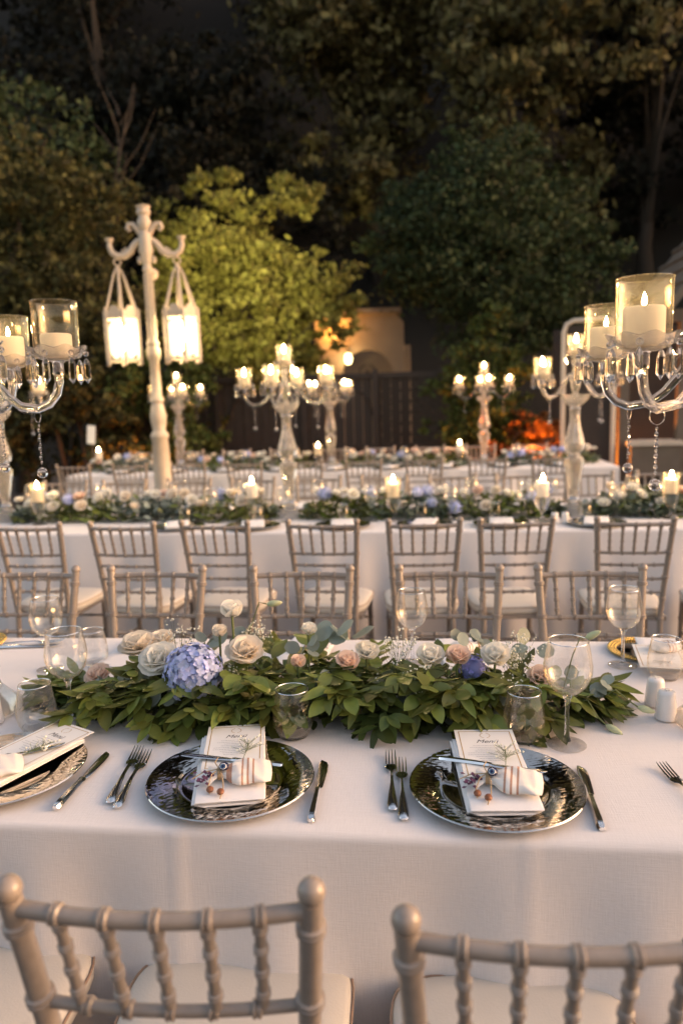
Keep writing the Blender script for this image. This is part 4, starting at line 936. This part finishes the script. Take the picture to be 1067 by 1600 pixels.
def join_leaves(mats, base, m, name):
    Vs = []; Fs = []; k = 0
    B = [(np.array(b_.v), np.array(b_.f)) for b_ in base]
    for i, mt in enumerate(mats):
        bv, bf = B[i % len(B)]; A = np.array(mt); Vs.append(bv @ A[:3, :3].T+A[:3, 3]); Fs.append(bf+k); k += len(bv)
    return np_mesh(name, np.concatenate(Vs), np.concatenate(Fs), m, True)
def sprig_leaves(rr, o, az, el, L, n, ls, zmin, stem=None):
    """matrices of alternate leaves along a drooping stem"""
    res = []; d = Vector((math.cos(az)*math.cos(el), math.sin(az)*math.cos(el), math.sin(el))); p = Vector(o); pts = [p.copy()]
    for i in range(n):
        st = L/n; d.z -= rr.uniform(.02, .10); d.normalize(); p = p+d*st
        if p.z < zmin+.008: p.z = zmin+.008; d.z = max(d.z, .0)
        pts.append(p.copy())
        side = 1 if i % 2 else -1; u = Vector((0, 0, 1)); s_ = d.cross(u).normalized()
        for sd in ((side,) if i < n-1 else (side, -side, 0)):
            ld = (d*rr.uniform(.7, 1.0)+s_*sd*rr.uniform(.45, .85)+u*rr.uniform(-.15, .35)).normalized()
            nrm = (u*1.0+s_*rr.uniform(-.5, .5)+d*rr.uniform(-.5, .3)-s_*sd*.2).normalized(); s = ls*rr.uniform(.75, 1.2)
            tip = p.z+ld.z*s
            if tip < zmin+.006: ld.z = (zmin+.006-p.z)/s; ld.normalize()
            res.append(frame_m(p, ld, nrm, s))
    if stem is not None: stem.tube(pts, [.0016*(1-.6*i/len(pts)) for i in range(len(pts))], 5)
    return res
def petal_mb(w, h, cup, flare, n=5, wav=.0):
    def fn(u, v):
        a = (u-.5)*2; hw = w*(math.sin(PI*(.10+.72*v))**.8); r = cup*(v**.6)
        x = a*hw; y = r+flare*v**3-.35*hw*a*a*(1-.4*v)*1.0; z = h*v-.12*h*a*a*v-(.25*h*max(0, v-.75)*flare/.01 if flare > 0 else 0)
        return (x, y+wav*math.sin(5*a+3*v), z)
    return MB().grid(fn, n, n)
def make_rose_parts(size):
    """heart mesh and outer petal meshes of a rose with radius about size"""
    b = MB()
    for k in range(9):
        t = k/8; a = k*2.399; q = petal_mb(size*(.30+.26*t), size*(.80+.12*t), size*(.10+.24*t), size*(-.10+.05*t)); q.xf(Matrix.Rotation(a, 4, 'Z')); b.v, b.f = b.add(q.v, q.f).v, b.f
    b.ball((0, 0, size*.30), size*.24, 10, 6)
    outer = [petal_mb(size*.74, size*.92, size*.48, size*.08, 6, size*.02), petal_mb(size*.84, size*.86, size*.60, size*.24, 6, size*.025), petal_mb(size*.84, size*.74, size*.66, size*.42, 6, size*.03)]
    return b, outer
ROSE = {}
for key in ('rose_white', 'rose_cream', 'rose_peach'):
    h_, o_ = make_rose_parts(.03); ROSE[key] = (h_.mesh('rose_heart', key), [q.mesh('petal', key) for q in o_])
    j = MB(); j.add(h_.v, h_.f)
    for li, q in enumerate(o_):
        for k in range(5): w = MB().add(q.v, q.f).xf(Matrix.Rotation(k*2*PI/5+li*.6, 4, 'Z')); j.add(w.v, w.f)
    ROSE[key] += (j.mesh('rose', key),)
def rose(parent, p, size, key, tilt, az, openn=3, label=None):
    o = put('rose', ROSE[key][0], parent, p); o.rotation_euler = Euler((tilt*math.sin(az)*-1, tilt*math.cos(az), random.uniform(0, 6)), 'XYZ'); o.scale = (size/.03,)*3
    if label: o['label'] = label
    for li in range(openn):
        for k in range(4+(li > 0)):
            c = put('petal', ROSE[key][1][li], o, None); c.rotation_euler = (random.uniform(-.12, .10)*(1+li*.4), random.uniform(-.06, .06), k*2*PI/(4+(li > 0))+li*.6+random.uniform(-.15, .15)); c.location = (0, 0, -.002*li)
    return o
def floret_mb():
    b = MB()
    for k in range(4):
        q = leaf_mb(.42, .10, .2, 4, True).xf(Matrix.Rotation(k*PI/2, 4, 'Z') @ Matrix.Rotation(.25, 4, 'X')); b.add(q.v, q.f)
    return b.ball((0, 0, .05), .08, 6, 4)
FL = floret_mb()
FLM = {k: FL.mesh('floret', k) for k in ('hydrangea', 'violet')}
def hyd_mats(rr, r, n):
    out_ = []
    for i in range(n):
        z = 1-1.5*(i+.5)/n; a = i*2.39996; q = math.sqrt(max(0, 1-z*z)); d = Vector((q*math.cos(a), q*math.sin(a), z)); d = (d+Vector((rr.uniform(-.2, .2), rr.uniform(-.2, .2), rr.uniform(-.2, .2)))).normalized()
        t = d.orthogonal().normalized(); t.rotate(Matrix.Rotation(rr.uniform(0, 6), 3, d)); out_.append(frame_m(d*r*rr.uniform(.86, 1.12), t, d, r*rr.uniform(.165, .23)))
    return out_
def hydrangea(parent, p, r, key, n, label):
    o = MB().ball((0, 0, 0), r*.82, 14, 9).build('hydrangea_head', key, parent, True, p); o['label'] = label; rr = random.Random(int(p[0]*1000))
    for m_ in hyd_mats(rr, r, n): put('floret', FLM[key], o, mtx=m_)
    return o
def gyp_cluster(parent, p, r, n, seed, base):
    rr = random.Random(seed); st, bl = MB(), MB(); root = Vector(base)-Vector(p)
    for k in range(n):
        q = Vector((rr.gauss(0, .5), rr.gauss(0, .5), rr.gauss(0, .45)))*r; m_ = root.lerp(q, .45); m_ = Vector((m_.x*.35+root.x*.3, m_.y*.35+root.y*.3, m_.z))+Vector((rr.uniform(-1, 1), rr.uniform(-1, 1), 0))*r*.25
        st.tube([root, m_, q], [.0005, .0004, .0003], 3, False); bl.ball(q, rr.uniform(.0016, .0034), 6, 4)
        for e_ in range(2): bl.ball(q+Vector((rr.uniform(-1, 1), rr.uniform(-1, 1), rr.uniform(-.5, 1)))*.011, rr.uniform(.0012, .0028), 6, 4)
    o = bl.build('gypsophila', 'gyp', parent, False, p); st.build('gypsophila_stems', 'stem', o); return o

# --- the garland in focus
g1 = empty('flower_garland', (-.28, T1, TZ)); tag(g1, 'leafy laurel garland with roses and blue hydrangea on the near table', 'garland', 'flower garlands along the tables')
rr = random.Random(21); stems = MB(); parts_m = []; stuff_m = []; dark_m = []
def gx(u): return -.64+1.28*u      # local x along the garland
Z0 = .0035
for i in range(190):
    u = rr.random(); x = gx(u); front = rr.random() < .62; taper = min(1, .45+u*4, .5+(1-u)*4)
    lay = i/190           # low sprigs first, then upper ones
    o = (x, rr.uniform(-.04, .04)*taper, (.015+.075*lay)*taper+rr.uniform(0, .012))
    az = (-PI/2 if front else PI/2)+rr.uniform(-.85, .85)
    if u < .07: az = PI+rr.uniform(-.5, .5)
    if u > .95: az = rr.uniform(-.5, .5)
    L = rr.uniform(.10, .165)*taper; n_ = rr.randint(6, 9)
    ms = sprig_leaves(rr, o, az, rr.uniform(-.05, .35)+.2*lay, L, n_, rr.uniform(.054, .082), Z0, stems)
    if lay < .25: dark_m += ms
    elif front and lay > .42 and len(parts_m)+len(ms) <= 296: parts_m += ms
    else: stuff_m += ms
lm = [[LV[k].mesh('leaf', q) for k in range(5)] for q in ('leaf', 'leaf_young')]
for i, mt in enumerate(parts_m): put('leaf', lm[1 if (i//9) % 4 == 1 else 0][(i*7+i//3) % 5], g1, mtx=mt)
o = put('foliage', join_leaves(stuff_m, LV, 'leaf', 'foliage'), g1); o['kind'] = 'stuff'
# mound of darker leaves in the middle so the core is not hollow
for i in range(1100):
    x = gx(rr.random()); tp = min(1, .35+(x+.60)*3, .4+(.62-x)*3); a = rr.uniform(0, PI); q = rr.random()**.5
    p = Vector((x, .125*tp*math.cos(a)*q, .008+.085*tp*math.sin(a)*q)); d = Vector((rr.uniform(-1, 1), math.cos(a)*1.2+rr.uniform(-.6, .6), rr.uniform(-.1, .5))); nn = Vector((rr.uniform(-.5, .5), math.cos(a)*.7, 1))
    s = rr.uniform(.04, .06)
    if p.z+d.normalized().z*s < Z0+.004: d.z = abs(d.z)
    dark_m.append(frame_m(p, d, nn, s))
o = put('dark_foliage', join_leaves(dark_m, LV, 'leaf_dark', 'dark_foliage'), g1); o['kind'] = 'stuff'
o = stems.build('stems', 'stem', g1); o['kind'] = 'stuff'
def L1(p): return (p[0]+.28, p[1]-T1, p[2]-TZ)
# roses: world position, radius, kind, tilt towards the camera (-Y)
for p, s, key, tl, az, op, lab in (((-.646, 1.69, .893), .036, 'rose_white', .9, -PI/2, 3, 'large white rose left of the blue hydrangea'), ((-.472, 1.74, 1.000), .031, 'rose_white', .35, -1.2, 1, 'white rose standing tall on its stem'),
    ((.004, 1.73, .893), .030, 'rose_white', .7, -1.3, 2, 'full white rose below the middle wine glass'), ((.154, 1.73, .895), .030, 'rose_white', .75, -1.8, 2, 'white rose right of the violet-blue flower'), ((-.146, 1.75, .895), .026, 'rose_white', .6, -1, 2, 'white rose beside the small peach rose'),
    ((-.725, 1.765, .908), .036, 'rose_cream', .35, -1.9, 3, 'open cream rose at the back of the garland'), ((-.675, 1.80, .905), .028, 'rose_cream', .4, -1.2, 2, None), ((-.515, 1.77, .935), .022, 'rose_cream', .2, -PI/2, 1, 'cream bud behind the hydrangea'), ((-.292, 1.78, .938), .022, 'rose_white', .4, -1, 1, None),
    ((-.828, 1.745, .828), .027, 'rose_peach', .8, -1.9, 3, 'peach rose at the thin left end'), ((-.437, 1.715, .908), .035, 'rose_cream', .75, -1.3, 3, 'open cream-peach rose right of the hydrangea'), ((-.310, 1.715, .878), .021, 'rose_peach', .5, -1.2, 1, 'small peach rosebud'),
    ((-.192, 1.715, .882), .025, 'rose_peach', .7, -1.4, 2, None), ((.068, 1.73, .893), .026, 'rose_peach', .7, -1.5, 2, 'peach rose between two white roses'), ((.256, 1.715, .848), .027, 'rose_peach', .9, -1.7, 2, 'peach rose behind the big wine glass')):
    x, y, z = L1(p); ax = Vector((math.cos(az), math.sin(az), 0))
    tl *= .62; dr = (Vector((0, 0, 1))*math.cos(tl)+ax*math.sin(tl)).normalized()
    s *= 1.24; z += .020; b = Vector((x, y, z))-dr*s*.55
    r_ = rose(g1, b, s, key, 0, 0, op, lab); q = Vector((0, 0, 1)).rotation_difference(dr); r_.rotation_mode = 'QUATERNION'; r_.rotation_quaternion = q @ Euler((0, 0, random.uniform(0, 6))).to_quaternion()
    # green stem under the head
    foot = Vector((x*.98, y*.5, .03)); MB().tube([foot, foot.lerp(b, .5)+Vector((0, -.004, 0)), b+dr*.003], [.0026, .0026, .0032], 7).build('rose_stem', 'stem', g1)
hydrangea(g1, L1((-.556, 1.675, .878)), .064, 'hydrangea', 230, 'large blue hydrangea head')
hydrangea(g1, L1((.106, 1.755, .865)), .034, 'violet', 36, 'small violet-blue flower head')
for p, sd, r, n_ in (((-.50, 1.69, .815), 1, .045, 34), ((-.042, 1.70, .852), 2, .055, 60), ((.205, 1.76, .905), 3, .05, 40), ((-.075, 1.80, .91), 4, .04, 26), ((-.42, 1.79, .945), 5, .028, 20), ((-.63, 1.80, .915), 6, .05, 26), ((-.46, 1.70, .86), 7, .03, 16), ((.19, 1.70, .84), 8, .035, 22)):
    x, y, z = L1(p); gyp_cluster(g1, (x, y, z), r, int(n_*1.5), sd, (x, y*.6, .03))
# lisianthus buds on arching stems
bm2 = MB().lathe([(0, 0), (.004, .003), (.0080, .012), (.0078, .024), (.0045, .036), (0, .042)], 10); bmesh_ = bm2.mesh('flower_bud', 'bud')
for p, d in (((.355, 1.72, .955), (.5, -.2, .35)), ((.470, 1.705, .80), (.9, -.1, -.25)), ((.392, 1.665, .773), (.7, -.5, -.25)), ((-.40, 1.80, 1.012), (.9, 0, .12)), ((-.74, 1.70, .825), (.05, -.3, -.9))):
    x, y, z = L1(p); q = Vector((0, 0, 1)).rotation_difference(Vector(d).normalized()); o = put('flower_bud', bmesh_, g1, (x, y, z)); o.rotation_mode = 'QUATERNION'; o.rotation_quaternion = q
    e = Vector((x, y, z)); f0 = Vector((x-Vector(d).x*.10, y*.5, .04)); MB().tube([f0, f0.lerp(e, .5)+Vector((0, 0, .035)), e-Vector(d)*.02+Vector((0, 0, .008)), e+Vector(d).normalized()*.003], [.0018, .0016, .0015, .0018], 6).build('bud_stem', 'stem', g1)
# eucalyptus
eum = [q.mesh('eucalyptus_leaf', 'eucalyptus') for q in RV]
for p, n_, s in (((-.10, 1.67, .80), 7, .040), ((-.03, 1.69, .83), 8, .038), ((-.205, 1.80, .935), 5, .055), ((-.30, 1.76, .91), 5, .035), ((-.71, 1.73, .84), 5, .038), ((.03, 1.67, .80), 5, .036), ((-.52, 1.80, .92), 5, .04), ((.24, 1.80, .90), 5, .042), ((.33, 1.75, .84), 5, .035), ((-.62, 1.66, .82), 6, .036), ((-.36, 1.66, .815), 7, .038), ((.14, 1.66, .815), 6, .036), ((-.80, 1.72, .82), 5, .034), ((.40, 1.74, .82), 5, .036), ((-.24, 1.70, .85), 5, .034), ((-.45, 1.80, .93), 5, .040), ((.10, 1.80, .92), 5, .038)):
    x, y, z = L1(p)
    for k in range(n_):
        d = Vector((rr.uniform(-1, 1), rr.uniform(-.9, .3), rr.uniform(-.4, .6))); put('eucalyptus_leaf', eum[k % 2], g1, mtx=frame_m(Vector((x, y, z))+Vector((rr.uniform(-.035, .035), rr.uniform(-.02, .02), rr.uniform(-.015, .02))), d, Vector((rr.uniform(-.5, .5), rr.uniform(-1, -.2), rr.uniform(.4, 1))), s*rr.uniform(.8, 1.15)))

# --- garlands of the two farther tables
def far_garland(x0, x1, Y, seed, label, dens):
    g = empty('flower_garland', ((x0+x1)/2, Y, TZ)); tag(g, label, 'garland', 'flower garlands along the tables'); q = random.Random(seed); L = (x1-x0)/2
    lv, sv = [], []
    for i in range(int(dens*(x1-x0))):
        x = q.uniform(-L, L); e = min(1, .35+(L-abs(x))*4); a = q.uniform(0, PI); t = q.random()**.5
        p = Vector((x, .17*e*math.cos(a)*t, .006+.13*e*math.sin(a)*t)); d = Vector((q.uniform(-1, 1), math.cos(a)+q.uniform(-.7, .7), q.uniform(-.2, .8))); nn = Vector((q.uniform(-.6, .6), math.cos(a)*.8, 1)); s = q.uniform(.045, .075)
        if p.z+d.normalized().z*s < .006: d.z = abs(d.z)
        pale = math.sin(x*6+seed)+q.uniform(-1, 1) > .15
        (sv if pale else lv).append(frame_m(p, d, nn, s*(.8 if pale else 1)))
    o = put('foliage', join_leaves(lv, LV, 'leaf', 'foliage'), g); o['kind'] = 'stuff'
    if sv: o = put('sage_foliage', join_leaves(sv, RV, 'eucalyptus' if seed % 2 else 'sage', 'sage_foliage'), g); o['kind'] = 'stuff'
    n_ = int(15*(x1-x0))
    for i in range(n_):
        x = -L+.05+(2*L-.1)*(i+q.uniform(.1, .9))/n_; k = q.random(); a = q.uniform(.2, 2.2)
        p = (x, -.16*math.cos(a)*.8, .05+.11*math.sin(a))
        if k < .20:
            r = q.uniform(.036, .05); b_ = MB().ball((0, 0, 0), r*.85, 10, 7); o = b_.build('hydrangea_head', 'hydrangea', g, True, p)
            put('florets', join_leaves(hyd_mats(q, r, 45), [FL], 'hydrangea', 'florets') if False else HYJ, o).scale = (r/.05,)*3
        else:
            key = ('rose_white', 'rose_white', 'rose_white', 'rose_cream', 'rose_cream', 'rose_peach')[q.randrange(6)]; o = put('rose', ROSE[key][2], g, p); o.scale = (q.uniform(1.0, 1.5),)*3; o.rotation_euler = (q.uniform(.2, .9), q.uniform(-.3, .3), q.uniform(-.5, .5))
    for i in range(int(3*(x1-x0))):
        x = q.uniform(-L, L); gyp_cluster(g, (x, q.uniform(-.1, .1), q.uniform(.12, .17)), .06, 26, seed*31+i, (x, 0, .04))
    return g
hj = MB()
for m_ in hyd_mats(random.Random(3), .05, 60): w = MB().add(FL.v, FL.f).xf(m_); hj.add(w.v, w.f)
HYJ = hj.mesh('florets', 'hydrangea')
for x0, x1, sd, lab in ((-2.76, -.97, 1, 'garland with blue hydrangeas left of the central candelabra'), (-.80, .84, 2, 'garland with white roses between the central and kiosk-side candelabras'), (.97, 2.2, 4, 'garland at the right frame edge of the middle table'), (-4.2, -2.90, 5, 'garland at the left frame edge of the middle table')):
    far_garland(x0, x1, T2, sd, lab, 850)
for x0, x1, sd, lab in ((-3.85, -2.95, 7, 'small garland at the left end of the far table'), (-2.66, -1.22, 8, 'far table garland behind the central candelabra'), (-.92, .50, 9, 'far table garland below the dark fence'), (.76, 1.85, 10, 'far table garland beside the glowing shrub')):
    far_garland(x0, x1, T3, sd, lab, 500)

for o in list(S.objects):
    if o.get('label') == 'x': print('UNLABELLED', o.name)
